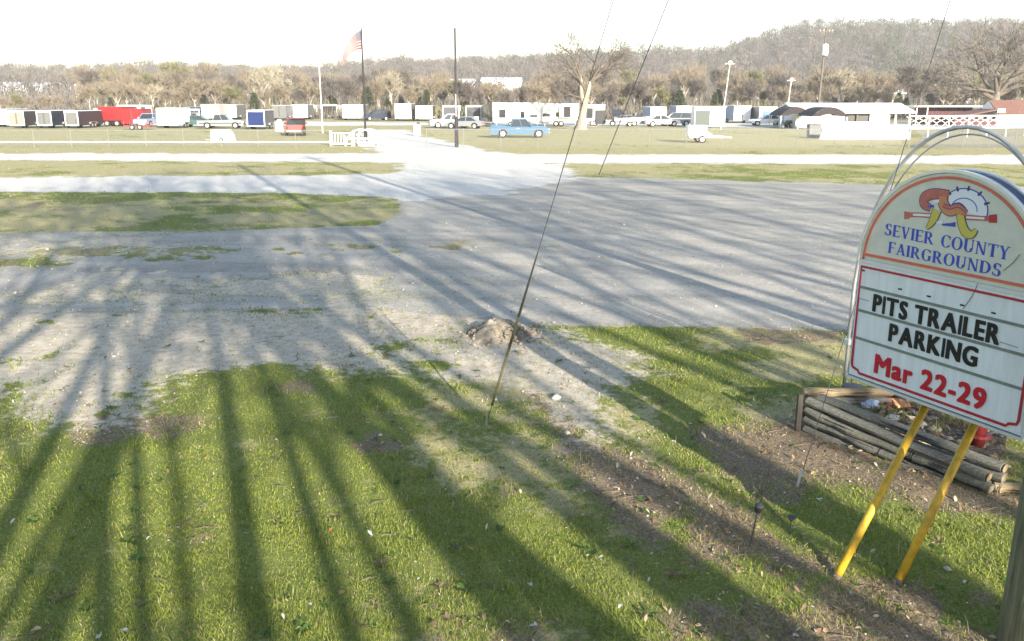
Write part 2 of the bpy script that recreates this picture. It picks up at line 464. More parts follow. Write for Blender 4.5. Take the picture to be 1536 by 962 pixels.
# ================================================================== TREES
def tree_segments(rng, height, r0, trunk_frac=0.35, maxlev=4, nchild=(2, 3), spread=(20, 48), wob=0.16, up=0.10, shrink=0.70, side=0.5, rmin=0.0):
    segs = []
    def perp(d):
        a = d.cross(Vector((0, 0, 1)))
        if a.length < 1e-3: a = Vector((1, 0, 0))
        a.normalize(); return a
    def turn(d, ang, azm):
        a = perp(d); a = Matrix.Rotation(azm, 3, d) @ a
        return (Matrix.Rotation(ang, 3, a) @ d).normalized()
    def grow(p, d, Ln, r, lev):
        n = 5 if lev == 0 else (3 if lev < 3 else 2)
        for i in range(n):
            d = (d + Vector((rng.uniform(-1, 1), rng.uniform(-1, 1), rng.uniform(-1, 1))) * wob * (0.35 if lev == 0 else 1) + Vector((0, 0, up))).normalized()
            q = p + d * (Ln / n)
            r2 = max(rmin, r * (0.93 if lev == 0 else 0.86))
            segs.append((p.copy(), q.copy(), r, r2, lev))
            p, r = q, r2
            if (lev > 0 and lev < maxlev and rng.random() < side) or (lev == 0 and i >= 2 and rng.random() < 0.55):
                grow(p.copy(), turn(d, R(rng.uniform(35, 70)), rng.uniform(0, 6.28)), Ln * rng.uniform(0.35, 0.6) * (1 if lev else 1.2), max(rmin, r * 0.5), max(lev + 1, 2))
        if lev < maxlev:
            k = rng.randint(*nchild); a0 = rng.uniform(0, 6.28)
            for c in range(k):
                grow(p.copy(), turn(d, R(rng.uniform(*spread)), a0 + c * 6.283 / k + rng.uniform(-.5, .5)), Ln * shrink * rng.uniform(0.8, 1.15) * (1.0 if lev else (1 - trunk_frac) / trunk_frac * 0.42), max(rmin, r * rng.uniform(0.6, 0.78)), lev + 1)
    grow(Vector((0, 0, -0.1)), Vector((rng.uniform(-.04, .04), rng.uniform(-.04, .04), 1)).normalized(), height * trunk_frac, r0, 0)
    zmax = max(s[1].z for s in segs); k = height / zmax
    return [(a * k, b * k, r, q, l) for a, b, r, q, l in segs]
def segs_mesh(name, segs, m, parent, sides):
    """all tubes of a branch system as one mesh"""
    n = len(segs)
    A = np.array([s[0][:] for s in segs]); B = np.array([s[1][:] for s in segs])
    ra = np.array([s[2] for s in segs]); rb = np.array([s[3] for s in segs])
    D = B - A; D /= np.linalg.norm(D, axis=1, keepdims=True) + 1e-9
    ref = np.where(np.abs(D[:, 2:3]) < 0.9, np.array([[0, 0, 1.0]]), np.array([[1.0, 0, 0]]))
    U = np.cross(D, ref); U /= np.linalg.norm(U, axis=1, keepdims=True) + 1e-9
    W = np.cross(D, U)
    w = np.arange(sides) * 2 * np.pi / sides
    ring = np.cos(w)[None, :, None] * U[:, None, :] + np.sin(w)[None, :, None] * W[:, None, :]
    va = A[:, None, :] + ring * ra[:, None, None]; vb = B[:, None, :] + ring * rb[:, None, None]
    V = np.concatenate([va, vb], 1).reshape(-1, 3)
    base = (np.arange(n) * 2 * sides)[:, None]
    k = np.arange(sides)[None, :]; k1 = (k + 1) % sides
    F = np.stack([base + k, base + k1, base + sides + k1, base + sides + k], -1).reshape(-1, 4)
    return fast_mesh(name, V, F, m, parent, smooth=True)
def twig_slivers(rng, segs, per, length, width, minlev):
    V = []
    nr = np.random.RandomState(rng.randint(0, 99999))
    src = [s for s in segs if s[4] >= minlev]
    P = []; D = []
    for a, b, r, q, l in src:
        for k in range(per):
            t = nr.rand(); P.append(a.lerp(b, t)[:]); D.append((b - a).normalized()[:])
    P = np.array(P); D = np.array(D)
    d = D * 0.6 + nr.normal(0, 0.55, D.shape) + np.array([0, 0, 0.35]); d /= np.linalg.norm(d, axis=1, keepdims=True)
    s = np.cross(d, nr.normal(0, 1, D.shape)); s /= np.linalg.norm(s, axis=1, keepdims=True)
    ln = length * (0.5 + nr.rand(len(P), 1)); w = width * (0.6 + 0.8 * nr.rand(len(P), 1))
    V = np.stack([P - s * w, P + s * w, P + d * ln], 1).reshape(-1, 3)
    F = np.arange(len(V)).reshape(-1, 3)
    return V, F
bark_pale = mat('bark_pale', (0.46, 0.42, 0.35), 0.9, var=0.35, scale=1.2, stretch=(3, 3, 0.6))
bark_grey = mat('bark_grey', (0.17, 0.145, 0.12), 0.9, var=0.35, scale=1.5, stretch=(3, 3, 0.6))
bark_dark = mat('bark_dark', (0.11, 0.09, 0.07), 0.9, var=0.35, scale=4, bump=0.5, stretch=(3, 3, 0.5))
twig_tan = mat('twig_tan', (0.215, 0.175, 0.122), 0.9, var=0.25, scale=0.6)
twig_mauve = mat('twig_mauve', (0.118, 0.10, 0.085), 0.9, var=0.25, scale=0.6)
twig_olive = mat('twig_budding_olive', (0.165, 0.155, 0.075), 0.9, var=0.3, scale=0.6)
twig_cream = mat('blossom_cream', (0.30, 0.265, 0.19), 0.9, var=0.2, scale=0.8)
leaf_dark = mat('needle_green', (0.055, 0.065, 0.03), 0.9, var=0.5, scale=1.0)
TREE_PROTO = {}
def make_tree(kind, seed):
    rng = random.Random(seed)
    t = thing('bare_tree', 'x', 'tree')
    tw = {'tan': twig_tan, 'mauve': twig_mauve, 'olive': twig_olive, 'cream': twig_cream}[kind]
    bk = bark_pale if kind in ('tan', 'cream') else bark_grey
    h = 9.0
    sg = tree_segments(rng, h, 0.17, rng.uniform(.28, .42), 3, (3, 4), (18, 46), 0.2, 0.12, 0.72, 0.7, rmin=0.028)
    segs_mesh('trunk', [s for s in sg if s[4] <= 1], bk, t, 5)
    c1 = [s for s in sg if s[4] > 1]
    V, F = twig_slivers(rng, sg, 7 if kind != 'olive' else 10, 1.0, 0.032 if kind != 'olive' else 0.05, 2)
    n = len(c1)
    o = segs_mesh('crown', c1, tw, t, 3)
    # fold the twigs into the crown mesh
    me = o.data
    v0 = np.empty(len(me.vertices) * 3, np.float32); me.vertices.foreach_get('co', v0); v0 = v0.reshape(-1, 3)
    q = np.empty(len(me.loops), np.int32); me.loops.foreach_get('vertex_index', q); q = q.reshape(-1, 4)
    tri = np.concatenate([q[:, [0, 1, 2]], q[:, [0, 2, 3]], F + len(v0)])
    bpy.data.objects.remove(o); bpy.data.meshes.remove(me)
    fast_mesh('crown', np.concatenate([v0, V]), tri, tw, t)
    return t
def make_evergreen(seed):
    nr = np.random.RandomState(seed); rng = random.Random(seed)
    t = thing('evergreen_tree', 'x', 'tree')
    MB().tube([(0, 0, -.1), (0, 0, 2), (0.05, 0, 4.6)], [0.13, 0.09, 0.03], 6).build('trunk', bark_dark, t)
    n = 2600
    z = 0.5 + 5.5 * nr.rand(n) ** 0.9
    rad = (1.9 * (1 - (z - 0.3) / 6.1) ** 0.75) * np.sqrt(nr.rand(n)) * (0.75 + 0.5 * vnoise(z * 2.2, nr.rand(n) * 0 + seed, 3))
    a = nr.rand(n) * 6.283
    P = np.stack([rad * np.cos(a), rad * np.sin(a), z], -1)
    d = np.stack([np.cos(a), np.sin(a), nr.normal(0.1, .4, n)], -1) + nr.normal(0, .4, (n, 3)); d /= np.linalg.norm(d, axis=1, keepdims=True)
    s = np.cross(d, nr.normal(0, 1, (n, 3))); s /= np.linalg.norm(s, axis=1, keepdims=True)
    V = np.stack([P - s * .09, P + s * .09, P + d * .42], 1).reshape(-1, 3)
    fast_mesh('crown', V, np.arange(3 * n).reshape(-1, 3), leaf_dark, t)
    return t
PROTO = [('tan', make_tree('tan', 11)), ('tan', make_tree('tan', 12)), ('tan', make_tree('tan', 13)), ('mauve', make_tree('mauve', 14)), ('mauve', make_tree('mauve', 15)), ('olive', make_tree('olive', 16)), ('cream', make_tree('cream', 17)), ('green', make_evergreen(18)), ('green', make_evergreen(19))]
used_proto = set()
BELT = []       # (px, y, scale, proto index)
rb = random.Random(5)
for row, (y0, y1, step, h0, h1) in enumerate(((166, 178, 17, 5.0, 7.6), (186, 215, 21, 8.0, 10.5), (235, 285, 25, 10.5, 13.5))):
    x = -60
    while x < 1610:
        w = rb.random()
        if w < .50: k = rb.choice((0, 1, 2))
        elif w < .74: k = rb.choice((3, 4))
        elif w < .80: k = 5
        elif w < .85: k = 6
        else: k = rb.choice((7, 8))
        h = rb.uniform(h0, h1)
        if k in (7, 8): h *= 0.72
        if x < 125 and row: x += step * .5; continue
        if x < 125: h *= .6
        if 670 < x < 800 and row: h *= .66
        BELT.append((x + rb.uniform(-6, 6), rb.uniform(y0, y1), h, k))
        x += step * rb.uniform(.6, 1.4)
for px, y, h, k in ((588, 176, 8.6, 6), (686, 170, 7.2, 5), (1262, 176, 8.8, 6), (936, 172, 4.0, 5), (640, 168, 5.4, 7), (552, 170, 6.0, 8), (1268, 170, 3.6, 7)):
    BELT.append((px, y, h, k))
ANCHORS = []     # (px, phrase) filled by the things in front; the labels are written at the end
belt_objs = []
for px, y, h, k in BELT:
    src = PROTO[k][1]
    base_h = 9.0 if k < 7 else 6.2
    p = at_dist(px, 150, y)
    if k in used_proto: o = copy_tree(src)
    else: o = src; used_proto.add(k)
    s = h / base_h
    wv = rb.uniform(.85, 1.25)
    o.location = (p.x, p.y, -0.05); o.rotation_euler = (0, 0, rb.uniform(0, 6.28)); o.scale = (s * wv, s * wv, s)
    belt_objs.append((o, px, y, h, PROTO[k][0]))

# understorey brush: nobody could count its stems
def brush(name, n, yr, hr_, m, seed, xr=(-80, 1620)):
    nr = np.random.RandomState(seed)
    y = nr.uniform(*yr, n); px = nr.uniform(*xr, n)
    x = (px - 768) / FOC * (y * math.cos(PITCH) + CAM_H * math.sin(PITCH))
    dens = fbm(x * 0.09, y * 0.09, seed); keep = dens > 0.38
    x, y, dens = x[keep], y[keep], dens[keep]; n = len(x)
    hgt = nr.uniform(*hr_, n) * (0.5 + dens)
    lean = nr.normal(0, .25, (n, 2))
    b = np.stack([x, y, np.zeros(n) - .05], -1)
    t = b + np.stack([lean[:, 0] * hgt, lean[:, 1] * hgt, hgt], -1)
    w = nr.uniform(.04, .12, n); a = nr.uniform(-.8, .8, n)
    s = np.stack([np.cos(a) * w, np.sin(a) * w, np.zeros(n)], -1)
    mid = b * .45 + t * .55 + nr.normal(0, .15, (n, 3))
    V = np.stack([b - s * .4, b + s * .4, mid + s, t, mid - s], 1).reshape(-1, 3)
    k = (np.arange(n) * 5)[:, None]
    F = np.concatenate([k + np.array([[0, 1, 2]]), k + np.array([[0, 2, 4]]), k + np.array([[4, 2, 3]])])
    return tag(fast_mesh(name, V, F, m), kind='stuff')
tag(brush('brush', 9000, (163, 176), (1.0, 2.6), twig_mauve, 61), 'tangle of brown leafless brush along the foot of the tree belt', 'brush')
tag(brush('undergrowth', 5000, (165, 182), (1.2, 3.0), twig_olive, 62), 'low olive green undergrowth between the belt trunks', 'undergrowth')
tag(brush('thicket', 9000, (186, 290), (3.0, 7.0), twig_mauve, 63), 'mauve brown thicket deep inside the tree belt', 'thicket')

# the wooded hills: one far-off mass
hill_tan = mat('hill_twig_tan', (0.118, 0.10, 0.084), 0.9, var=0.2, scale=0.3)
hill_mauve = mat('hill_twig_mauve', (0.092, 0.078, 0.07), 0.9, var=0.2, scale=0.3)
def forest():
    nr = np.random.RandomState(8)
    n = 8200
    r = np.sqrt(nr.uniform(300 ** 2, 760 ** 2, n)); a = nr.uniform(-36, 36, n) * math.pi / 180
    x = r * np.sin(a); y = r * np.cos(a); z = hill_z(x, y)
    hgt = nr.uniform(7, 12.5, n)
    kind = nr.choice(4, n, p=[.48, .30, .16, .06])
    patch = fbm(x * 0.01, y * 0.01, 5)
    kind = np.where((patch > .6) & (nr.rand(n) < .4), 3, kind)
    per = 84
    T = np.repeat(np.arange(n), per)
    m = len(T)
    rad = hgt[T] * .26 * np.sqrt(nr.rand(m)); an = nr.rand(m) * 6.283
    zz = hgt[T] * (1 - 0.75 * nr.rand(m) ** 1.2); prof = np.sqrt(np.clip(1 - ((zz / hgt[T] - .6) / .55) ** 2, 0, 1))
    P = np.stack([x[T] + rad * prof * np.cos(an), y[T] + rad * prof * np.sin(an), z[T] + zz * .96], -1)
    d = nr.normal(0, .5, (m, 3)) + np.array([0, 0, 1.0]); d /= np.linalg.norm(d, axis=1, keepdims=True)
    s = np.cross(d, nr.normal(0, 1, (m, 3))); s /= np.linalg.norm(s, axis=1, keepdims=True)
    w = np.where(kind[T] == 3, .22, .12)[:, None] * nr.uniform(.6, 1.5, (m, 1)); ln = nr.uniform(.8, 2.0, (m, 1))
    V = np.stack([P - s * w, P + s * w, P + d * ln], 1)
    # trunks
    tw = .13
    tv = np.stack([np.stack([x - tw, y, z - .5], -1), np.stack([x + tw, y, z - .5], -1), np.stack([x, y, z + hgt * .9], -1)], 1)
    V = np.concatenate([V, tv]).reshape(-1, 3)
    mi = np.concatenate([kind[T], np.full(n, 4)])
    o = fast_mesh('hill_forest', V, np.arange(len(V)).reshape(-1, 3), [hill_mauve, hill_tan, bark_grey, leaf_dark, hill_mauve], mat_idx=mi)
    return tag(o, 'grey brown leafless forest covering the hills beyond the fairground', 'forest', kind='stuff')
forest()

# ---- trees standing behind the photographer: their shadows rake the ground
def shadow_tree_proto(seed, h, r0, tf, lev=5):
    rng = random.Random(seed)
    t = thing('tall_tree', 'x', 'tree')
    sg = tree_segments(rng, h, r0, tf, lev, (2, 3), (16, 44), 0.17, 0.10, 0.76, 0.45, rmin=0.022)
    segs_mesh('trunk', [s for s in sg if s[4] <= 1], bark_dark, t, 9)
    segs_mesh('crown', [s for s in sg if s[4] > 1], bark_dark, t, 4)
    return t
SH = [shadow_tree_proto(101, 16, .15, .46, 3), shadow_tree_proto(102, 15, .13, .52, 3), shadow_tree_proto(103, 17, .17, .42, 4), shadow_tree_proto(104, 13, .10, .5, 3), shadow_tree_proto(105, 17, .20, .38, 4)]
sun_h = Vector((math.sin(R(SUN_AZ)), -math.cos(R(SUN_AZ)), 0))
TAN_E = math.tan(R(SUN_EL))
SHADOWS = [  # two ground points the trunk's shadow joins, metres from the first back to the trunk, proto, turn, scale
    ((26, 913), (120, 715), 13, 1, 0.3, .95), ((101, 891), (208, 590), 12, 0, 1.9, 1), ((215, 800), (211, 610), 15, 3, 2.6, 1.05), ((307, 891), (268, 549), 13, 1, 4.0, 1.02), ((405, 720), (372, 590), 17, 3, .5, 1), ((160, 800), (222, 610), 17, 3, 3.5, 1),
    ((16, 553), (182, 410), 20, 0, 3.1, 1), ((0, 485), (150, 330), 25, 0, 5.2, 1), ((-150, 560), (40, 420), 24, 2, 1.2, .95), ((-300, 600), (0, 400), 25, 1, .2, 1),
    ((640, 785), (465, 562), 14, 2, .8, 1), ((670, 705), (500, 520), 18, 1, 2.2, 1.05), ((808, 823), (560, 620), 13, 0, 4.4, 1), ((760, 830), (590, 670), 16, 3, 1.4, 1), ((870, 801), (640, 623), 15, 0, 5.5, 1.05), ((1003, 806), (690, 590), 13, 2, 3.6, 1.0), ((1091, 840), (780, 650), 17, 1, .2, 1), ((1127, 700), (800, 500), 18, 0, 1.4, 1.1), ((1180, 790), (900, 640), 16, 3, 2.9, 1.05),
    ((1197, 606), (925, 484), 22, 2, 4.7, 1.0), ((1110, 470), (900, 390), 31, 4, 0.9, 1.0), ((1210, 440), (960, 370), 27, 4, 2.5, 1.0), ((900, 420), (760, 350), 33, 4, 5.9, 1.05), ((1330, 420), (1000, 340), 38, 4, 3.9, 1.1),
    ((60, 800), (150, 640), 16, 3, .9, .85), ((250, 860), (238, 600), 14, 3, 1.9, .8), ((345, 860), (305, 600), 18, 3, 2.2, .85), ((480, 800), (405, 600), 19, 3, 5.2, .85), ((580, 830), (430, 590), 17, 3, 4.1, .9), ((720, 900), (540, 690), 15, 3, .1, .9), ((930, 870), (640, 650), 17, 3, 3.1, .9), ((1150, 850), (880, 690), 18, 3, 1.2, .9), ((1300, 800), (1000, 650), 19, 3, 2.7, 1), ((1240, 690), (960, 560), 22, 1, 3.7, 1),
    ((1240, 480), (1000, 400), 30, 4, 1.1, 1.1), ((1400, 470), (1100, 390), 30, 2, 0.7, 1.1), ((1480, 430), (1150, 350), 33, 4, 2.0, 1.15), ((1560, 400), (1200, 330), 36, 4, 3.3, 1.15), ((1700, 400), (1300, 330), 34, 2, 4.4, 1.15), ((1850, 400), (1400, 330), 36, 4, 5.4, 1.15)]
done = set()
for na, qa, back, k, turn_, sc in SHADOWS:
    n_, q_ = gp(*na), gp(*qa)
    z1 = back * TAN_E
    t1 = n_ + sun_h * back; t1.z = z1
    run = -(q_ - n_).dot(sun_h)
    t2 = q_ + sun_h * (back + run); t2.z = z1 + run * TAN_E
    d = (t2 - t1).normalized()
    base = t1 - d * (z1 / d.z)
    if k in done: o = copy_tree(SH[k])
    else: o = SH[k]; done.add(k)
    o.location = (base.x, base.y, 0); o.scale = (sc,) * 3
    o.rotation_mode = 'QUATERNION'
    o.rotation_quaternion = Vector((0, 0, 1)).rotation_difference(d) @ Matrix.Rotation(turn_, 3, 'Z').to_quaternion()
    tag(o, 'tall bare tree standing behind the viewpoint whose long shadow rakes the grass', 'tree', 'tall bare trees whose shadows cross the ground')
# ================================================================== FIELD: trailers, vehicles, poles, fences
M_white = mat('white_paint', (0.78, 0.78, 0.76), 0.35, var=0.06, scale=2)
M_offw = mat('offwhite_panel', (0.36, 0.33, 0.29), 0.45, var=0.08, scale=2)
M_cream = mat('cream_panel', (0.22, 0.195, 0.165), 0.5, var=0.08, scale=2)
M_lgrey = mat('light_grey_panel', (0.125, 0.125, 0.123), 0.45, var=0.08, scale=2)
M_grey = mat('grey_panel', (0.065, 0.065, 0.07), 0.45, var=0.1, scale=2)
M_char = mat('charcoal_panel', (0.020, 0.020, 0.022), 0.4, var=0.15, scale=2)
M_brownp = mat('dark_brown_panel', (0.04, 0.033, 0.03), 0.45, var=0.15, scale=2)
M_navy = mat('navy_panel', (0.022, 0.024, 0.042), 0.4, var=0.15, scale=2)
M_black = mat('black_panel', (0.014, 0.014, 0.015), 0.35)
M_red = mat('red_paint', (0.27, 0.016, 0.018), 0.35, var=0.08, scale=2)
M_fred = mat('faded_red_paint', (0.23, 0.055, 0.045), 0.5, var=0.12, scale=3)
M_blue = mat('royal_blue_paint', (0.010, 0.022, 0.10), 0.35, var=0.06)
M_sky = mat('light_blue_paint', (0.055, 0.125, 0.205), 0.3, var=0.06)
M_pblue = mat('pale_blue_paint_and_shade', (0.26, 0.31, 0.42), 0.35, var=0.06)  # real pickup paint; on the white trailers it colours in their shaded sides
M_teal = mat('dark_teal_paint', (0.035, 0.085, 0.08), 0.3)
M_dblue = mat('dark_blue_paint', (0.018, 0.026, 0.05), 0.3)
M_silver = mat('silver_paint', (0.24, 0.25, 0.26), 0.35, metal=0.3)
M_glass = mat('dark_glass', (0.03, 0.036, 0.04), 0.08, spec=0.7)
M_glassb = mat('blue_screen', (0.12, 0.2, 0.48), 0.15, spec=0.6)
M_tyre = mat('tyre_rubber', (0.02, 0.02, 0.02), 0.9)
M_rim = mat('rim_metal', (0.55, 0.55, 0.55), 0.35, metal=0.6)
M_alu = mat('aluminium_trim', (0.62, 0.62, 0.62), 0.35, metal=0.7)
M_lamp = mat('lamp_lens', (0.75, 0.74, 0.68), 0.15)
M_tail = mat('tail_lens', (0.45, 0.02, 0.02), 0.2)
M_olive = mat('olive_panel', (0.06, 0.058, 0.04), 0.5, var=0.1)
M_maroon = mat('maroon_boards', (0.09, 0.028, 0.034), 0.7, var=0.2, scale=3)
M_steel = mat('galvanised_steel', (0.38, 0.39, 0.40), 0.45, metal=0.6, var=0.15, scale=5)
M_wpost = mat('weathered_white_post', (0.70, 0.68, 0.62), 0.6, var=0.1)
M_wood = mat('pole_wood', (0.13, 0.105, 0.08), 0.85, var=0.35, scale=3, stretch=(4, 4, 0.5))
M_tyel = mat('yellow_panel', (0.55, 0.42, 0.06), 0.5)

def wheel(par, loc, r=0.36, w=0.22, axis='x'):
    a = (w / 2, 0, 0) if axis == 'x' else (0, w / 2, 0)
    c = Vector(loc)
    t = MB().tube([c - Vector(a), c - Vector(a) * .75, c + Vector(a) * .75, c + Vector(a)], [r * .9, r, r, r * .9], 14).build('wheel', M_tyre, par)
    MB().tube([c - Vector(a) * 1.06, c + Vector(a) * 1.06], r * .58, 10).build('rim', M_rim, t)
    return t
LAST = {}
def enclosed_trailer(px0, px1, yb, yt, L, face, side, label, door='ramp', front_trim=None, roof=None, group='enclosed trailers parked in rows across the fairground', name='enclosed_trailer', axle=2, cat='trailer', rz=0.0):
    """its rear door faces the viewpoint, the box runs away from it"""
    p = gp((px0 + px1) / 2, yb); y = p.y
    w = metres(px1 - px0, y); h = metres(yb - yt, y)
    t = thing(name, label, cat, (p.x, y, 0), rz, group)
    zf = min(.42, h * .17)
    MB().rbox((-w / 2, 0.02, zf), (w / 2, L, h), .05).build('body', side, t)
    trim = front_trim or M_white
    f = MB()
    k = .09
    f.bbox((-w / 2 - .012, -.03, zf - .02), (-w / 2 + k, .018, h + .012)); f.bbox((w / 2 - k, -.03, zf - .02), (w / 2 + .012, .018, h + .012))
    f.bbox((-w / 2 + k, -.028, h - .14), (w / 2 - k, .018, h + .010)); f.bbox((-w / 2 + k, -.028, zf - .02), (w / 2 - k, .018, zf + .09))
    f.build('rear_frame', trim, t)
    d = MB().bbox((-w / 2 + k, -.012, zf + .09), (w / 2 - k, .016, h - .14)).build('rear_door', face, t)
    if door == 'ramp':
        b = MB(); 
        for q in (-.3, .3): b.bbox((q * w - .025, -.045, zf + .12), (q * w + .025, -.015, zf + .85))
        b.build('latch_bar', M_grey, d)
    elif door == 'double':
        b = MB(); b.bbox((-.012, -.03, zf + .1), (.012, -.014, h - .15))
        for q in (-.06, .06): b.tube([(q, -.04, zf + .15), (q, -.04, h - .2)], .018, 6)
        b.build('latch_bar', M_grey, d)
    MB().rbox((-w / 2 - .02, -.04, h + .013), (w / 2 + .02, L + .02, h + .07), .03).build('roof', roof or M_white, t)
    s = 1 if p.x < 0 else -1
    for i in range(1, int(L / 1.2)):
        MB().bbox((s * (w / 2 + .004) - .006, i * 1.2 - .02, zf + .05), (s * (w / 2 + .004) + .006, i * 1.2 + .02, h - .05)).build('side_seam', side, t)
    for s in (-1, 1):
        for a in range(axle):
            wheel(t, (s * (w / 2 + .04), L * .5 + a * .8, .33), .33, .2)
        MB().prism([(L * .5 - .5, .5), (L * .5 - .4, .72), (L * .5 + .4 + .8 * (axle - 1), .72), (L * .5 + .5 + .8 * (axle - 1), .5), (L * .5 + .42 + .8 * (axle - 1), .5), (L * .5 + .36 + .8 * (axle - 1), .68), (L * .5 - .36, .68), (L * .5 - .42, .5)], s * (w / 2) + (0 if s > 0 else -.2), s * (w / 2) + (.2 if s > 0 else 0), axis='x').build('fender', M_alu, t)
        MB().bbox((s * (w / 2 - .18) - .06, -.04, zf - .0), (s * (w / 2 - .18) + .06, -.029, zf + .05)).build('tail_light', M_tail, t)
    MB().tube([(-.6, L, .45), (0, L + 1.1, .45)], .05, 6).tube([(.6, L, .45), (0, L + 1.1, .45)], .05, 6).build('tongue', M_black, t)
    ANCHORS.append(((px0 + px1) / 2, label))
    LAST['t'] = (t, w, h, zf)
    return t
def car_shell(t, L, W, prof, glass_prof, paint, wheels, rwh=.35, belt=.95, roofz=1.45, taper=.84):
    """profile in (x,z), length along x, symmetric in y; glasshouse narrower on top"""
    MB().prism(prof, -W / 2, W / 2).build('body', paint, t)
    n = len(glass_prof)
    def sec(pts, y0, k):
        return [(x, y0 * (1 if z < belt + .02 else k), z) for x, z in pts]
    vs = sec(glass_prof, -W / 2 * .96, taper) + sec(glass_prof, W / 2 * .96, taper)
    fs = [tuple(range(n)), tuple(range(2 * n - 1, n - 1, -1))] + [((i + 1) % n, i, n + i, n + (i + 1) % n) for i in range(n)]
    MB().add(vs, fs).build('window', M_glass, t)
    zt = max(z for x, z in glass_prof); xs = [x for x, z in glass_prof if z > zt - .06]
    MB().rbox((min(xs) - .05, -W / 2 * taper * .99, zt - .03), (max(xs) + .05, W / 2 * taper * .99, zt + .05), .04).build('roof', paint, t)
    pl = MB()
    xb = sorted([x for x, z in glass_prof if z < belt + .05]); xt = [min(xs), max(xs)]
    for s in (-1, 1):
        for (a, b) in ((xb[0], xt[0]), (xb[-1], xt[1]), ((xb[0] + xb[-1]) / 2, (xt[0] + xt[1]) / 2)):
            pl.tube([(a, s * W / 2 * .965, belt), (b, s * W / 2 * taper * .97, zt)], .035, 5)
    pl.build('pillar', paint, t)
    for x in wheels:
        for s in (-1, 1): wheel(t, (x, s * (W / 2 - .08), rwh), rwh, .24, axis='y')
    x0, x1 = min(x for x, z in prof), max(x for x, z in prof)
    for s in (-1, 1):
        MB().rbox((x1 - .06, s * W * .36 - .16, .68), (x1 + .02, s * W * .36 + .16, .86), .02).build('headlight', M_lamp, t)
        MB().rbox((x0 - .02, s * W * .42 - .09, .66), (x0 + .05, s * W * .42 + .09, .92), .02).build('tail_light', M_tail, t)
    MB().rbox((x1 - .08, -W / 2 * .95, .36), (x1 + .09, W / 2 * .95, .56), .04).build('front_bumper', M_silver, t)
    MB().rbox((x0 - .09, -W / 2 * .95, .40), (x0 + .08, W / 2 * .95, .58), .04).build('rear_bumper', M_silver, t)
def arch_prof(base, wheels, r, zb=.32):
    """bottom edge with wheel arches, from x1 back to x0 (base = the upper outline from rear bottom to front bottom)"""
    out = list(base)
    for xw in sorted(wheels, reverse=True):
        for k in range(0, 7):
            a = math.pi * k / 6
            out.append((xw + r * math.cos(a), max(zb, .35 + r * math.sin(a))))
    return out
def pickup(px, yb, rz, paint, label, L=5.4, group='vehicles parked among the trailers', lower=None, loc=None):
    p = loc or gp(px, yb)
    t = thing('pickup_truck', label, 'pickup', (p[0], p[1], 0), R(rz), group)
    wh = (-1.55, 1.75)
    base = [(-2.7, .35), (-2.72, .98), (-.9, 1.0), (.95, 1.02), (1.25, 1.05), (2.45, .98), (2.68, .85), (2.7, .35)]
    prof = arch_prof(base, wh, .44)
    car_shell(t, L, 1.85, prof, [(-.85, 1.0), (-.62, 1.62), (.55, 1.64), (1.2, 1.03)], paint, wh, .38, 1.03)
    MB().bbox((-2.62, -.74, .985), (-1.0, .74, 1.02)).build('bed', M_char, t)
    for s in (-1, 1): MB().bbox((-2.66, s * .83 - .06, .99), (-.95, s * .83 + .06, 1.08)).build('bed_rail', lower or paint, t)
    MB().bbox((-2.71, -.77, .99), (-2.64, .77, 1.07)).build('tailgate', paint, t)
    for s in (-1, 1): MB().rbox((.95, s * .93 - (.0 if s > 0 else .2), 1.05), (1.1, s * .93 + (.2 if s > 0 else .0), 1.22), .03).build('mirror', paint, t)
    for s in (-1, 1): MB().bbox((-.25, s * .927 - .02, .84), (-.05, s * .927 + .02, .88)).build('door_handle', M_alu, t)
    if lower: MB().bbox((-2.5, -.945, .60), (2.5, .945, .70)).build('side_stripe', lower, t)
    ANCHORS.append((px, label)); return t
def suv(px, yb, rz, paint, label, kind='suv', group='vehicles parked among the trailers', loc=None):
    p = loc or gp(px, yb)
    t = thing({'suv': 'parked_suv', 'car': 'parked_car', 'van': 'parked_van'}[kind], label, {'suv': 'SUV', 'car': 'car', 'van': 'van'}[kind], (p[0], p[1], 0), R(rz), group)
    wh = (-1.4, 1.45)
    if kind == 'suv':
        base = [(-2.3, .4), (-2.32, 1.05), (1.0, 1.05), (2.2, .98), (2.32, .8), (2.32, .4)]; gl = [(-2.25, 1.05), (-2.0, 1.68), (.35, 1.72), (1.05, 1.06)]; bl = 1.06
    elif kind == 'car':
        base = [(-2.25, .38), (-2.28, .92), (-1.3, .95), (.95, .93), (2.1, .80), (2.28, .65), (2.28, .38)]; gl = [(-1.65, .94), (-.95, 1.38), (.25, 1.40), (1.05, .93)]; bl = .95
    else:
        base = [(-2.5, .4), (-2.52, 1.25), (1.6, 1.25), (2.35, 1.0), (2.5, .75), (2.5, .4)]; gl = [(-2.45, 1.25), (-2.3, 2.2), (1.1, 2.22), (1.75, 1.26)]; bl = 1.26
    car_shell(t, 4.6, 1.84, arch_prof(base, wh, .42), gl, paint, wh, .36, bl)
    for s in (-1, 1): MB().rbox((.85, s * .92 - (.0 if s > 0 else .18), bl + .02), (1.0, s * .92 + (.18 if s > 0 else .0), bl + .16), .03).build('mirror', paint, t)
    ANCHORS.append((px, label)); return t
def windows_on(t, y, rects, m=None, name='window', frame=M_white):
    for x0, z0, x1, z1 in rects:
        f = MB(); k = .06
        f.bbox((x0 - k, y - .035, z0 - k), (x1 + k, y + .02, z0)).bbox((x0 - k, y - .035, z1), (x1 + k, y + .02, z1 + k)).bbox((x0 - k, y - .035, z0), (x0, y + .02, z1)).bbox((x1, y - .035, z0), (x1 + k, y + .02, z1))
        o = f.build(name, frame, t)
        MB().bbox((x0, y - .012, z0), (x1, y + .015, z1)).build('pane', m or M_glass, o)

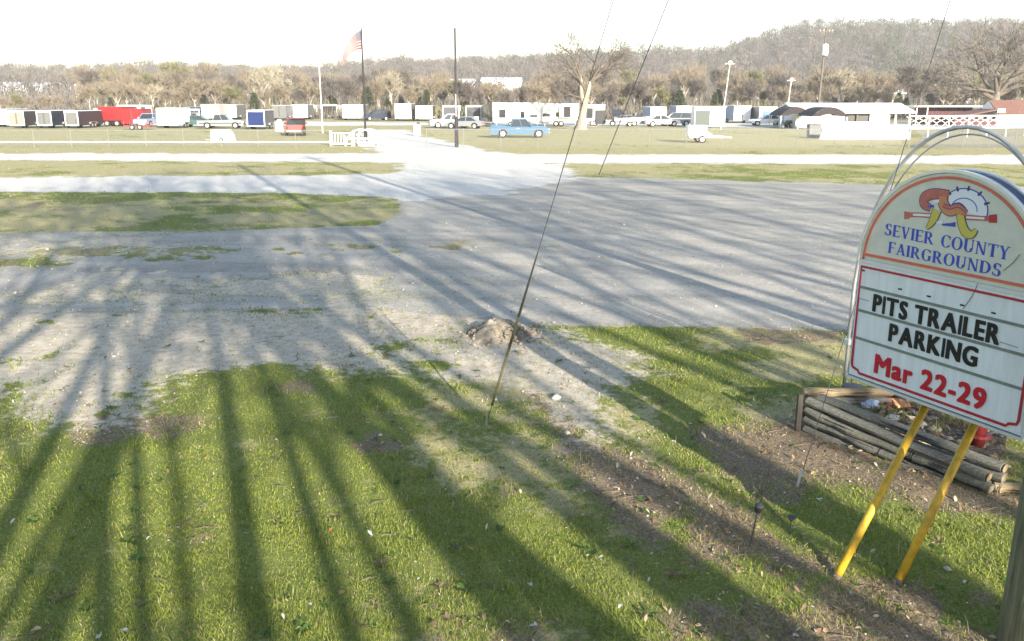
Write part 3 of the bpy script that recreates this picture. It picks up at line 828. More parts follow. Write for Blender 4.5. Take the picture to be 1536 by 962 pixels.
# --- rows of trailers, from the left edge of the field (photo columns, base row, top row)
ET = enclosed_trailer
ET(-14, 13, 191, 165.5, 5, M_white, M_lgrey, 'plain white trailer at the far end of the row, cut by the picture edge')
ET(15, 38, 193, 168, 6, M_cream, M_brownp, 'cream fronted trailer with dark brown sides beside the plain white one', 'double')
ET(57, 79, 193, 167.5, 6, M_lgrey, M_navy, 'grey fronted trailer with navy sides second from the black one', 'double')
ET(99, 119, 193, 168, 6.5, M_lgrey, M_char, 'black sided trailer with a white framed grey ramp door', 'ramp')
suv(104, 172, 80, M_char, 'dark SUV whose black roof shows above the grey trailers', 'suv', loc=gp(104, 177))
# box truck, cab and cargo
def box_truck():
    p = gp(165, 190); y = p.y
    t = thing('box_truck', 'bright red box truck beside the black sided trailer', 'truck', (p.x, y, 0), 0)
    MB().rbox((-1.5, .2, .75), (1.6, 4.8, 2.55), .05).build('cargo_box', M_red, t)
    c = MB(); c.prism([(-2.9, .45), (-2.9, 1.2), (-1.62, 1.35), (-1.56, .45)], .1, 2.0); c.build('hood', M_red, t)
    w = MB(); w.prism([(-2.0, 1.36), (-1.9, 2.1), (-1.56, 2.2), (-1.56, 1.36)], .2, 1.9); w.build('window', M_glass, t)
    MB().rbox((-1.98, .16, 2.12), (-1.52, 1.94, 2.3), .05).build('cab_roof', M_white, t)
    for x in (-2.4, -.4, .9): 
        for yy in (.2, 1.9): wheel(t, (x, yy, .4), .4, .25, 'y')
    for s in (.3, 1.7): MB().rbox((-2.96, s - .12, .85), (-2.89, s + .12, 1.05), .02).build('headlight', M_lamp, t)
    MB().bbox((-1.52, .25, .5), (1.7, 2.0, .74)).build('chassis', M_black, t)
    ANCHORS.append((165, 'red truck'))
box_truck()
def red_cargo():
    t = ET(183, 215, 190, 165, 3.2, M_red, M_red, 'bright red cargo trailer with a low red deck before it', 'double', M_red, M_red)
    t, w, h, zf = LAST['t']
    p = gp(204, 195)
    d = thing('flatbed_trailer', 'low faded red flatbed trailer before the red cargo trailer', 'trailer', (p.x, p.y, 0), 0)
    MB().rbox((-1.5, 0, .35), (1.6, 1.8, .5), .03).build('deck', M_fred, d)
    MB().tube([(1.3, .1, .5), (1.3, .1, 1.0), (1.3, 1.7, 1.0), (1.3, 1.7, .5)], .04, 6).build('rail', M_fred, d)
    MB().tube([(-1.4, .1, .5), (-1.4, .1, .95), (-1.4, 1.7, .95), (-1.4, 1.7, .5)], .04, 6).build('headboard', M_fred, d)
    for x in (-.4, .5): wheel(d, (x, -.02, .3), .3, .18, 'y')
    MB().rbox((.1, .4, .5), (.9, 1.2, .85), .08).build('load_sack', M_offw, d)
red_cargo()
def camper_van():
    p = gp(199, 180); y = p.y
    t = thing('camper_van', 'white camper van with dark windows peeping over the red trailer', 'van', (p.x, y, 0), 0)
    w = metres(46, y); h = metres(180 - 158.5, y)
    MB().rbox((-w / 2, 0, .5), (w / 2, 2.3, h), .12).build('body', M_white, t)
    windows_on(t, -.0, [(-w / 2 + .5, h - .95, -.2, h - .3), (.3, h - .95, 1.0, h - .3), (w / 2 - 1.1, h - .95, w / 2 - .25, h - .3)])
    for x in (-w / 3, w / 3): wheel(t, (x, .05, .38), .38, .25, 'y')
    MB().bbox((-w / 2 - .05, .1, .45), (-w / 2 + .08, 2.2, .7)).build('bumper', M_silver, t)
camper_van()
pickup(226, 190, 265, M_pblue, 'pale blue pickup between the red trailer and a white one')
suv(251, 178, 180, M_teal, 'dark green SUV whose roof shows above the white trailer', 'suv')
ET(237, 266, 193, 164, 5, M_white, M_white, 'tall plain white trailer with a smooth door next to the pale blue pickup', 'none')
def open_hauler():
    p = gp(275, 187); y = p.y; w = metres(22, y); h = metres(187 - 164.5, y)
    t = thing('open_trailer', 'white framed open sided trailer behind the dark green car', 'trailer', (p.x, y, 0), 0)
    MB().rbox((-w / 2, 0, .4), (w / 2, 4, .55), .03).build('deck', M_grey, t)
    MB().rbox((-w / 2 - .05, -.05, h - .25), (w / 2 + .05, 4.05, h), .05).build('roof', M_white, t)
    f = MB()
    for x in (-w / 2 + .05, w / 2 - .05):
        for yy in (.05, 3.95): f.bbox((x - .06, yy - .06, .55), (x + .06, yy + .06, h - .25))
    f.build('frame', M_white, t)
    MB().rbox((-w / 2 + .2, 1.2, .56), (w / 2 - .2, 3.2, 1.5), .1).build('load_sack', M_olive, t)
    for s in (-1, 1): wheel(t, (s * w / 2, 2, .32), .32, .2)
    ANCHORS.append((275, 'open trailer'))
open_hauler()
suv(293, 180, 178, M_silver, 'silver minivan parked behind the dark green car', 'van')
suv(300, 191, 6, M_teal, 'dark green sedan beside the tall white trailer', 'car')
ET(303.5, 330, 181, 158, 5, M_offw, M_offw, 'beige trailer with two smudged grey lines of lettering across its door', 'none')
t, w, h, zf = LAST['t']
ltr = MB(); rl = random.Random(3)
for z in (h * .68, h * .45):
    x = -w * .38
    while x < w * .36:
        a = rl.uniform(.1, .2); ltr.bbox((x, -.018, z), (x + a, -.0125, z + .36 * rl.uniform(.8, 1))); x += a + .07
ltr.build('lettering', mat('faded_print', (.38, .34, .33), .7), t)
ET(335.5, 355.5, 180, 158.5, 5, M_white, M_lgrey, 'narrow white trailer between the lettered one and the blue one')
pickup(333, 193, 8, M_silver, 'silver pickup with a charcoal flank before the narrow white trailer', lower=M_char)
def small_camper():
    p = gp(332, 215); y = p.y; w = metres(30, y); h = metres(215 - 195.5, y)
    t = thing('teardrop_trailer', 'small white trailer with a slanted end standing alone by the rail fence', 'trailer', (p.x, y, 0), 0)
    MB().prism([(-w / 2, .12), (-w / 2 + .02, h), (w * .27, h), (w / 2 - .12, h * .62), (w / 2, .12)], 0, 1.3).build('body', M_white, t)
    MB().bbox((-w * .15, -.015, h * .58), (w * .13, .001, h * .68)).build('vent', M_lgrey, t)
    for s in (0, 1.3): wheel(t, (0, s, .22), .22, .14, 'y')
    MB().tube([(-w / 2, .65, .25), (-w / 2 - .7, .65, .25)], .04, 6).build('tongue', M_alu, t)
small_camper()
suv(379, 178, 95, M_char, 'black SUV showing above the royal blue trailer', 'suv')
ET(371.5, 398, 194.5, 167, 4.2, M_blue, M_grey, 'royal blue trailer door in a white frame beside the open field', 'none')
ET(409, 430, 181, 159.5, 5, M_lgrey, M_char, 'grey doored trailer with charcoal sides left of two white trailers', 'double', M_lgrey)
ET(439, 462, 180, 158.5, 5, M_white, M_lgrey, 'white trailer with a small dark vent row beside the grey doored one')
ET(464, 476, 178, 159, 4.5, M_offw, M_offw, 'narrow white trailer squeezed before the dark doored one')
ET(484, 506, 178, 158.5, 5, M_char, M_white, 'white framed trailer with a charcoal door by the light pole', 'ramp')
ET(514, 545, 181, 158.5, 5.5, M_white, M_lgrey, 'wide white trailer just before the flagpole', 'double')
suv(565, 181, 205, M_dblue, 'dark blue SUV parked right beside the flagpole', 'suv')
ET(593, 617, 182, 157, 6, M_white, M_lgrey, 'tall white trailer with a grey side next to the dark blue SUV', 'double')
ET(624, 648.5, 182, 160, 5.5, M_white, M_olive, 'square white trailer between the tall white one and the grey doored pair')
ET(664.5, 688.5, 186, 160, 6, M_grey, M_white, 'white framed trailer with a grey ramp door behind the dark pole', 'ramp')
ET(699, 722, 186, 160, 6, M_grey, M_char, 'white framed grey doored trailer with charcoal sides, beside the white coach', 'ramp')
ET(724, 739, 187, 159, 5, M_olive, M_olive, 'olive dark trailer end against the long white coach', 'none', M_olive, M_olive)
pickup(677, 192, 190, M_white, 'white pickup parked before the grey doored trailer')
suv(697, 193.5, 170, M_silver, 'silver sedan beside the dark pole base', 'car')
def generator():
    p = gp(711, 190); y = p.y
    t = thing('generator', 'white generator box with a black radiator end before the trailers', 'generator', (p.x, y, 0), 0)
    MB().rbox((-.1, 0, .15), (.62, .8, 1.25), .04).build('cabinet', M_white, t)
    MB().rbox((-.6, .05, .15), (-.105, .75, 1.1), .03).build('radiator', M_black, t)
    MB().bbox((-.6, .0, .02), (.62, .8, .14)).build('skid', M_steel, t)
generator()
def coach(px0, px1, yb, yt, label, wins, name='travel_trailer', dark=None, depth_=2.5, doors=(), slide=None, cat='camper'):
    p = gp((px0 + px1) / 2, yb); y = p.y; w = metres(px1 - px0, y); h = metres(yb - yt, y)
    t = thing(name, label, cat, (p.x, y, 0), 0)
    MB().rbox((-w / 2, 0, .55), (w / 2, depth_, h), .12).build('body', M_white, t)
    MB().rbox((-w / 2 - .04, -.06, h + .002), (w / 2 + .04, depth_ + .04, h + .09), .04).build('roof', M_white, t)
    MB().bbox((-w / 2 + .1, -.012, .62), (w / 2 - .1, .0, .74)).build('skirt_stripe', M_lgrey, t)
    sx = lambda x: (x - px0) / (px1 - px0) * w - w / 2
    sz = lambda r: (yb - r) / (yb - yt) * h
    windows_on(t, 0, [(sx(a), sz(d), sx(c), sz(b)) for a, b, c, d in wins])
    for a, b, c, d in doors:
        o = MB().bbox((sx(a), -.03, sz(d)), (sx(c), .01, sz(b))).build('door', M_offw, t)
        MB().bbox((sx(c) - .14, -.06, sz((b + d) / 2)), (sx(c) - .08, -.03, sz((b + d) / 2) + .12)).build('handle', M_alu, o)
    if slide:
        a, b, c, d = slide
        s_ = MB().rbox((sx(a), -.7, sz(d)), (sx(c), -.002, sz(b)), .04).build('slide_out', M_white, t)
        MB().bbox((sx(a) + (sx(c) - sx(a)) * .35, -.715, sz(d) + .06), (sx(c) - .06, -.7005, sz(b) - .06)).build('slide_panel', M_black, s_)
    for k in (-.12, .02): wheel(t, (w * k, .1, .36), .36, .24, 'y')
    for k in (-.42, .42): MB().bbox((w * k - .05, .2, 0), (w * k + .05, .3, .54)).build('jack', M_steel, t)
    MB().tube([(w / 2, depth_ / 2, .5), (w / 2 + 1.0, depth_ / 2, .5)], .07, 6).build('tongue', M_black, t)
    ANCHORS.append(((px0 + px1) / 2, label)); return t, sx, sz
coach(739, 812, 191, 156.5, 'long white coach trailer with five dark windows behind the light blue pickup',
      [(748.5, 165, 758.5, 177.5), (767.5, 169.5, 770.5, 176), (781, 168, 786.5, 177.5), (795, 173, 806, 176.5)], doors=[(766, 167, 773, 187)])
coach(813, 868, 190, 157.5, 'white fifth wheel camper with a black slide panel left of the broad bare tree',
      [(814, 171, 825, 176), (833, 169, 838, 176)], 'fifth_wheel_camper', slide=(839, 160, 855.5, 177))
pickup(779, 206.5, 2, M_sky, 'light blue pickup parked alone on the field before the long white coach', group='vehicles standing alone on the field')
def toyhauler():
    t, sx, sz = coach(877, 907, 189, 159, 'white motorhome with a charcoal end behind the broad bare tree', [(879, 163, 889, 178)], 'motorhome')
    MB().rbox((sx(893), -.28, sz(186)), (sx(907), -.03, sz(166)), .04).build('tail_panel', M_char, t)
toyhauler()
ET(975.5, 998.5, 187, 162, 8, M_white, M_pblue, 'white trailer with a long flank painted in blue grey shade beside the boat', 'double')  # white trailer: the shade of its flank is put into the body colour
ET(1014, 1039, 184, 160.5, 6, M_white, M_pblue, 'white trailer with a side painted in blue grey shade next to the long flanked one', 'double')
ET(1100, 1125, 185, 160, 7, M_white, M_pblue, 'white trailer right of the white kiosk on the field', 'double')  # side shade painted into the body colour here too
ET(1138, 1165, 186, 162, 5.5, M_white, M_char, 'white trailer showing a blue framed window beside the black canopies', 'none')
t, w, h, zf = LAST['t']
windows_on(t, -.012, [(-w * .34, h * .42, w * .34, h * .76)], M_glassb)
def boat():
    p = gp(955, 190); y = p.y
    t = thing('motor_boat', 'white motor boat on a trailer before the long flanked trailer', 'boat', (p.x, y, 0), 0)
    b = MB()
    st = []
    for x, hw, zk, zs in ((-2.9, .95, .5, 1.05), (-1, 1.05, .45, 1.1), (1.2, .95, .5, 1.2), (2.3, .5, .75, 1.3), (2.9, .03, 1.1, 1.38)):
        st.append([(x, 1 - hw, zs), (x, 1 - hw * .8, zk + .22), (x, 1, zk), (x, 1 + hw * .8, zk + .22), (x, 1 + hw, zs)])
    vs = [q for s_ in st for q in s_]; fs = []
    for i in range(4):
        for k in range(4): fs.append((i * 5 + k, i * 5 + k + 1, (i + 1) * 5 + k + 1, (i + 1) * 5 + k))
    fs += [(0, 1, 2, 3, 4)] + [(i * 5, (i + 1) * 5, (i + 1) * 5 + 4, i * 5 + 4) for i in range(4)]
    b.add(vs, fs).build('hull', M_white, t)
    MB().prism([(-.2, 1.2), (.1, 1.75), (.2, 1.75), (.9, 1.25)], .35, 1.65).build('windshield', M_glass, t)
    MB().rbox((-2.4, .3, 1.06), (-1.4, 1.7, 1.3), .05).build('seat', M_navy, t)
    MB().rbox((-3.3, .8, .55), (-2.95, 1.2, 1.35), .05).build('outboard_motor', M_black, t)
    MB().bbox((-2.5, .4, .36), (3.4, .5, .44)).bbox((-2.5, 1.5, .36), (2.4, 1.6, .44)).build('trailer_frame', M_steel, t)
    for s in (.15, 1.85): wheel(t, (-.9, s, .3), .3, .2, 'y')
boat()
suv(935, 189.5, 175, M_silver, 'silver sedan between the motorhome and the white motor boat', 'car')
suv(992, 190, 5, M_white, 'white sedan in front of the trailer with the blue grey flank', 'car')
suv(925, 180, 80, M_dblue, 'small dark blue SUV standing deep between the motorhome and the boat', 'suv')
def kiosk():
    p = gp(1064, 192); y = p.y; w = metres(46, y); h = metres(192 - 162, y)
    t = thing('kiosk', 'white portable kiosk with a big grey green shutter on the field', 'kiosk', (p.x, y, 0), 0)
    MB().rbox((-w / 2, 0, .12), (w / 2, 2.4, h), .05).build('body', M_white, t)
    MB().rbox((-w / 2 - .12, -.15, h + .002), (w / 2 + .12, 2.5, h + .12), .04).build('roof', M_white, t)
    s_ = MB().bbox((-w / 2 + .1, -.03, h * .1), (0, .0, h * .84)).build('shutter', mat('grey_green_shutter', (.06, .078, .07), .5), t)
    b = MB()
    for k in range(9): b.bbox((-w / 2 + .1, -.05, h * (.12 + .08 * k)), (0, -.031, h * (.12 + .08 * k) + .04))
    b.build('shutter_slat', mat('grey_green_shutter', (0, 0, 0)), s_)
    MB().bbox((w * .3, -.02, .14), (w * .47, .0, h * .8)).build('door', M_offw, t)
kiosk()
def utility_trailer():
    p = gp(1062, 215); y = p.y
    t = thing('utility_trailer', 'low white trailer with a boxy bin standing alone before the kiosk', 'trailer', (p.x, y, 0), 0)
    MB().rbox((-1.55, 0, .42), (1.3, 1.7, .56), .03).build('deck', M_white, t)
    MB().rbox((-1.6, .1, .57), (-.1, 1.5, 1.4), .06).build('bin', M_white, t)
    MB().prism([(-.1, .57), (-.1, 1.0), (.5, .57)], .1, 1.5).build('ramp', M_offw, t)
    MB().tube([(1.3, .85, .45), (2.1, .85, .42)], .05, 6).build('tongue', M_white, t)
    for s in (.0, 1.7): wheel(t, (-.5, s, .3), .3, .18, 'y')
utility_trailer()
for (px, lb, kd) in ((1150, 'low white sedan before the trailer with the blue window', 'car'), (1012, 'silver estate car before the two white trailers', 'suv')):
    suv(px, 189, 178, M_silver if kd == 'suv' else M_white, lb, kd)
pickup(444, 203, 103, M_fred, 'faded red pickup seen from behind on the field with dark boxes in its bed', L=5)
_p = gp(444, 204)
bx = thing('equipment_box', 'dark equipment box standing in the bed of the faded red pickup', 'box', (_p.x, _p.y + .9, 1.03), 0)
MB().rbox((-.65, 0, 0), (.65, .6, .5), .04).build('case', M_char, bx); MB().rbox((-.68, -.03, .501), (.68, .63, .56), .02).build('lid', M_black, bx)
def sandwich():
    p = gp(419, 197); t = thing('display_board', 'white slanted display board beside the faded red pickup', 'board', (p.x, p.y, 0), 0)
    MB().prism([(-.5, 0), (-.15, 1.3), (.25, 1.3), (.5, 0)], 0, .08).build('panel', M_white, t); MB().tube([(0, .1, 1.2), (0, .7, 0)], .03, 5).build('prop', M_steel, t)
sandwich()
def canopy(px0, px1, yb, yt, label):
    p = gp((px0 + px1) / 2, yb); y = p.y; w = metres(px1 - px0, y); h = metres(yb - yt, y); D = 5
    t = thing('canopy_tent', label, 'canopy', (p.x, y, 0), 0, 'black canopies at the end of the trailer row')
    n = 9; vs = []; fs = []
    for k in range(n):
        a = k / (n - 1); x = (a - .5) * w; z = h * (.62 + .38 * math.sin(math.pi * a) ** .8)
        vs += [(x, 0, z), (x, D, z), (x, D, z - .06), (x, 0, z - .06)]
    for k in range(n - 1):
        for q in range(4): fs.append((k * 4 + q, k * 4 + (q + 1) % 4, (k + 1) * 4 + (q + 1) % 4, (k + 1) * 4 + q))
    fs += [(0, 1, 2, 3), tuple(4 * (n - 1) + q for q in (3, 2, 1, 0))]
    MB().add(vs, fs).build('canopy_top', mat('dark_brown_fabric', (.03, .022, .024), .8), t)
    v2 = [(q[0], .02, q[2] - .07) for q in vs[0::4]]
    MB().add(v2 + [(v[0], .02, max(h * .6, v[2] - .7)) for v in v2], [(k, k + 1, n + k + 1, n + k) for k in range(n - 1)] + [(k + 1, k, n + k, n + k + 1) for k in range(0)]).build('valance', mat('dark_brown_fabric', (0, 0, 0)), t)
    for x in (-w / 2 + .05, 0, w / 2 - .05):
        for yy in (.1, D - .1):
            if x or yy > 1: MB().bbox((x - .04, yy - .04, 0), (x + .04, yy + .04, h * .6 + (.36 * h if x == 0 else 0))).build('leg', M_steel, t)
    ANCHORS.append(((px0 + px1) / 2, label))
    return p
canopy(1170, 1215, 193, 161.5, 'black rounded canopy beside the trailer with the blue window')
canopy(1216, 1270, 196, 162, 'black rounded canopy against the long white barn')
suv(1200, 191, 182, M_teal, 'dark teal car sheltering under the black canopy', 'car')
suv(1182, 189, 182, mat('cream_car', (.6, .55, .38), .4), 'cream car half hidden under the black canopy', 'car')

# --- buildings
def barn():
    y = gp(1280, 192).y
    xa = at_dist(1195, 180, y).x; xb = at_dist(1369, 180, y).x
    h = metres(192 - 163, y); D = 9
    t = thing('long_barn', 'long low white barn with a dark open bay right of the canopies', 'barn', ((xa + xb) / 2, y, 0), 0)
    w = xb - xa
    e = h * .76
    f = lambda px: (px - 1195) / 174 * w - w / 2
    wl_ = MB()
    wl_.bbox((-w / 2, .3, 0), (f(1268), .5, e)).bbox((f(1306), .3, 0), (f(1336), .5, e)).bbox((f(1268), .3, 0), (f(1306), .5, h * .30)).bbox((-w / 2, D - .2, 0), (w / 2, D, e)).bbox((-w / 2, .5, 0), (-w / 2 + .2, D - .2, e)).bbox((f(1336) - .2, .5, 0), (f(1336), D - .2, e))
    wl_.build('wall', M_white, t)
    MB().bbox((f(1268) - .1, .55, h * .31), (f(1306) + .1, 3.5, e - .05)).build('bay', M_char, t)  # charcoal block fills the opening; its colour stands for the bay's inner shade
    MB().bbox((f(1287) - .1, .28, h * .305), (f(1287) + .1, .56, e - .02)).build('bay_post', M_wood, t)
    MB().prism([(-.2, e), (D / 2, h + .4), (D + .2, e), (D + .2, e + .15), (D / 2, h + .6), (-.2, e + .15)], -w / 2 - .2, w / 2 + .2, axis='x').build('roof', M_white, t)
    MB().bbox((-w / 2 - .2, -.24, e - .1), (w / 2 + .2, -.203, e + .17)).build('fascia', M_white, t)
    for px in (1345, 1366): MB().bbox((f(px) - .1, .3, 0), (f(px) + .1, .5, e)).build('porch_post', M_wpost, t)
    # low wall in front
    p0, p1 = gp(1230, 209), gp(1362, 209)
    lw = thing('low_wall', 'long low white block wall standing before the barn', 'wall', ((p0.x + p1.x) / 2, p0.y, 0), 0)
    L_ = p1.x - p0.x; hh = metres(17, p0.y)
    MB().prism([(-L_ / 2, 0), (-L_ / 2 + .25, hh), (L_ / 2, hh), (L_ / 2, 0)], 0, .3).build('wall_face', M_white, lw)
    MB().bbox((-L_ / 2 + .2, -.04, hh + .001), (L_ / 2 + .05, .34, hh + .09)).build('coping', M_offw, lw)
    MB().bbox((L_ / 2 - .2, -.08, 0), (L_ / 2 + .12, -.002, hh + .2)).build('end_post', M_white, lw)
    p = gp(1222, 207)
    bn = thing('dumpster', 'grey lidded dumpster at the near end of the low white wall', 'dumpster', (p.x, p.y, 0), 0)
    MB().box((0, .4, .6), (1.0, .8, 1.1), top=(1.12, 1.1)).build('bin', M_lgrey, bn); MB().rbox((-.58, -.08, 1.155), (.58, .9, 1.23), .03).build('lid', M_grey, bn)
barn()
def pavilion():
    y = gp(1425, 187).y
    f = lambda px: at_dist(px, 170, y).x
    x0, x1 = f(1366), f(1480); h = at_dist(1400, 159, y).z
    cxm = (x0 + x1) / 2
    t = thing('pavilion', 'maroon boarded pavilion under a flat white roof behind the lattice fence', 'pavilion', (cxm, y, 0), 0)
    MB().rbox((x0 - cxm, -1, h - .16), (x1 - cxm, 6, h), .04).build('roof', M_white, t)
    wl_ = MB(); a, b = f(1395) - cxm, f(1462) - cxm
    wl_.bbox((a, .8, 0), (b, 1.0, h - .17)).bbox((a, 1.0, 0), (a + .2, 5, h - .17)); wl_.build('wall', M_maroon, t)
    for k in range(14):
        x = a + .1 + (b - a - .2) * k / 13
        MB().bbox((x - .05, .76, .1), (x + .05, .799, h - .2)).build('board', M_maroon, t)
    for px in (1372, 1388, 1472): MB().bbox((f(px) - cxm - .06, -.6, 0), (f(px) - cxm + .06, -.48, h - .17)).build('post', M_wpost, t)
    # gabled building
    y2 = gp(1495, 190).y; g = lambda px: at_dist(px, 170, y2).x
    zr = at_dist(1500, 152, y2).z; ze = at_dist(1500, 172, y2).z
    xm = g(1500)
    t2 = thing('gabled_building', 'red brown roofed building with a white gable behind the lattice fence', 'building', (xm, y2, 0), 0)
    xr0, xr1 = g(1496) - xm, g(1600) - xm
    MB().bbox((xr0, 0, 0), (xr1, 5, ze)).build('wall', M_offw, t2)
    rf = mat('red_brown_shingles', (.17, .085, .065), .85, var=.25, scale=4)
    MB().prism([(-.5, ze - .1), (2.5, zr), (5.5, ze - .1), (5.5, ze + .03), (2.5, zr + .14), (-.5, ze + .03)], xr0, xr1, axis='x').build('roof', rf, t2)
    MB().add([(xr0 - .04, -.3, ze), (xr0 - .04, 2.5, zr + .05), (xr0 - .04, 5.3, ze), (xr0 - .02, -.3, ze), (xr0 - .02, 2.5, zr + .05), (xr0 - .02, 5.3, ze)], [(0, 1, 2), (5, 4, 3), (0, 3, 4, 1), (1, 4, 5, 2), (2, 5, 3, 0)]).build('gable', M_white, t2)
    xl = g(1430) - xm
    lean = MB(); lean.prism([(xl, ze - .5), (xr0 - .06, ze + .55), (xr0 - .06, ze + .68), (xl, ze - .38)], -.2, 4.6); lean.build('lean_to_roof', rf, t2)
    w3 = MB(); w3.bbox((xl + .2, 0, 0), (xr0 - .08, 4.4, ze - .55)); w3.build('lean_to_wall', M_maroon, t2)
    wb = MB(); wb.bbox((xr0 - .05, -.12, ze - .3), (xr0 + .95, -.02, ze + .75)); wb.build('gable_end', M_white, t2)
pavilion()
def far_shed(px0, px1, yt, y, label, h_extra=0, name='warehouse', m=None):
    a, b = at_dist(px0, yt, y), at_dist(px1, yt, y)
    t = thing(name, label, 'warehouse' if name == 'warehouse' else 'house', ((a.x + b.x) / 2, y, 0), 0)
    w = b.x - a.x
    MB().bbox((-w / 2, 0, -1), (w / 2, 18, a.z - .8)).build('wall', m or M_white, t)
    MB().prism([(-.4, a.z - .8), (9, a.z + .5), (18.4, a.z - .8), (18.4, a.z - .5), (9, a.z + .8), (-.4, a.z - .5)], -w / 2 - .3, w / 2 + .3, axis='x').build('roof', M_white, t)
    rects = [(-w / 2 + w * (k + .3) / 7, 1, -w / 2 + w * (k + .6) / 7, 2.6) for k in range(7)]
    windows_on(t, 0, rects[:: 2])
far_shed(-80, 64, 126, 300, 'long white warehouse glimpsed through bare trees beyond the trailers')
far_shed(60, 135, 129, 318, 'lower white warehouse joined on behind the long one')
far_shed(672, 712, 121, 330, 'pale roofed shed half hidden by trees behind the dark pole')
far_shed(722, 782, 119, 325, 'pale long roofed shed beyond the coach trailer')
for k, (px0, px1, yt, y, lb) in enumerate(((1340, 1358, 136, 215, 'small pale house between trees beyond the barn'), (1424, 1446, 131, 230, 'pale house with a white roof left of the spreading bare tree'), (1452, 1474, 128, 228, 'pale house seen through the spreading bare tree branches'), (1512, 1545, 122, 232, 'pale house at the picture edge behind the gabled building'), (1388, 1402, 126, 330, 'tiny white house up among the hillside trees'))):
    far_shed(px0, px1, yt, y, lb, name='house', m=M_offw)

# --- poles
def light_pole(px, yb, yt, label, heads=2, m=M_wpost, r=.07, lean=0.0, top=None):
    p = gp(px, yb); y = p.y; h = at_dist(px, yt, y).z
    t = thing('light_pole', label, 'light pole', (p.x, y, 0), 0)
    MB().tube([(0, 0, 0), (lean * h * .5, 0, h * .5), (lean * h, 0, h)], [r, r * .8, r * .6], 8).build('pole', m, t)
    a = MB().bbox((lean * h - .55, -.04, h - .02), (lean * h + .55, .04, h + .05)).build('crossarm', m, t)
    for k in range(heads):
        x = lean * h + (-.45 if k == 0 else .4) * (1 if heads > 1 else 0)
        o = MB().tube([(x, .12, h + .18), (x, -.02, h + .16), (x, -.16, h + .12)], [.14, .26, .30], 10).build('floodlight', M_grey, t)
        MB().tube([(x, -.161, h + .119), (x, -.175, h + .115)], .26, 10).build('lens', M_lamp, o)
    return t
light_pole(484, 200, 82, 'slim pale light pole with two grey floodlights beside the wide white trailer')
light_pole(336, 186, 84, 'thin light pole with a dark floodlight above the lettered trailer', 1, m=mat('dull_grey_post', (.16, .15, .14), .6), r=.03)
light_pole(1081, 195, 96, 'leaning pale light pole standing right by the white kiosk', 1, lean=.085, r=.06)
light_pole(1178, 188, 121, 'short pale pole leaning behind the first black canopy', 1, lean=.06, r=.08)
def flagpole():
    p = gp(549, 219); y = p.y; h = at_dist(549, 43.5, y).z
    t = thing('flagpole', 'dark flagpole rising from a round white planter stand by the gate', 'flagpole', (p.x, y, 0), 0)
    MB().tube([(0, 0, 0), (0, 0, 1.2), (0, 0, 1.21), (0, 0, h)], [.14, .13, .075, .06], 9).build('pole', mat('bronze_pole', (.02, .016, .018), .5), t)
    MB().ico((0, 0, h + .06), .08).build('finial', M_tyel, t)
    fl = thing('flag', 'striped red and white flag with a starry blue corner hanging from the flagpole', 'flag', (p.x, y, h - .12), 0)
    # cloth falls away from the pole in folds, its free corner lowest
    W, H_ = 2.2, 1.3; nu, nv = 40, 26
    def pos(u, v):
        s = u * W
        x = -.05 - s * .68; z = -v * H_ * (1 - .45 * u) - .95 * s * (.25 + .75 * u) * .9
        yy = -.10 * math.sin(u * 9 + v * 2.2) * (.3 + u)
        x -= .05 * math.sin(v * 5 + u * 4) * u
        return (x, yy, z)
    def cell(name, m, u0, u1, v0, v1, par, dy=0.0):
        n1 = max(2, int((u1 - u0) * nu)); n2 = max(1, int((v1 - v0) * nv)); vs = []; fs = []
        for i in range(n1 + 1):
            for j in range(n2 + 1):
                q = pos(u0 + (u1 - u0) * i / n1, v0 + (v1 - v0) * j / n2); vs.append((q[0], q[1] + dy, q[2]))
        for i in range(n1):
            for j in range(n2): k = i * (n2 + 1) + j; fs.append((k, k + n2 + 1, k + n2 + 2, k + 1))
        o = MB().add(vs, fs).build(name, m, par, smooth=True)
        md = o.modifiers.new('cloth', 'SOLIDIFY'); md.thickness = .006; md.offset = 0
        return o
    fr = mat('flag_red', (.26, .012, .022), .8, transl=.1); fw = mat('flag_white', (.42, .41, .41), .8, transl=.1); fb = mat('flag_blue', (.012, .016, .05), .8)
    for k in range(13):
        cell('stripe', fr if k % 2 == 0 else fw, .22 if k < 7 else 0, 1, k / 13, (k + 1) / 13, fl)
    cell('canton', fb, 0, .22, 0, 7 / 13, fl)
    st = MB()
    for r_ in range(9):
        for c_ in range(6 if r_ % 2 == 0 else 5):
            q = pos(.22 * (c_ * 2 + 1 + (r_ % 2)) / 12, 7 / 13 * (r_ + 1) / 10)
            pts = [(q[0] + (.03 if i % 2 == 0 else .012) * math.sin(math.pi * i / 5), q[1] - .012, q[2] + (.03 if i % 2 == 0 else .012) * math.cos(math.pi * i / 5)) for i in range(10)]
            st.add(pts, [tuple(range(9, -1, -1))])
    st.build('stars', fw, fl)['kind'] = 'stuff'
    # white stand around the foot
    s_ = thing('planter_stand', 'white arched planter stand wrapped around the flagpole foot', 'planter', (p.x, y, 0), 0)
    for sx in (-1, 1):
        MB().tube([(sx * (.3 + 1.15 * math.cos(a)), -.2, 1.15 * math.sin(a) + .1) for a in [math.pi * k / 10 for k in range(11)]][: 9], .05, 6).build('arch', M_white, s_)
    MB().tube([(0, 0, .0), (0, 0, .35)], [.62, .75], 14).build('tub', M_white, s_)
    for k in range(7):
        x = -1.5 + .5 * k
        MB().bbox((x - .05, -.3, 0), (x + .05, -.25, .75 + .2 * math.sin(k * 1.3))).build('slat', M_white, s_)
    MB().bbox((-1.6, -.249, .5), (1.6, -.2, .6)).build('rail', M_white, s_)
flagpole()
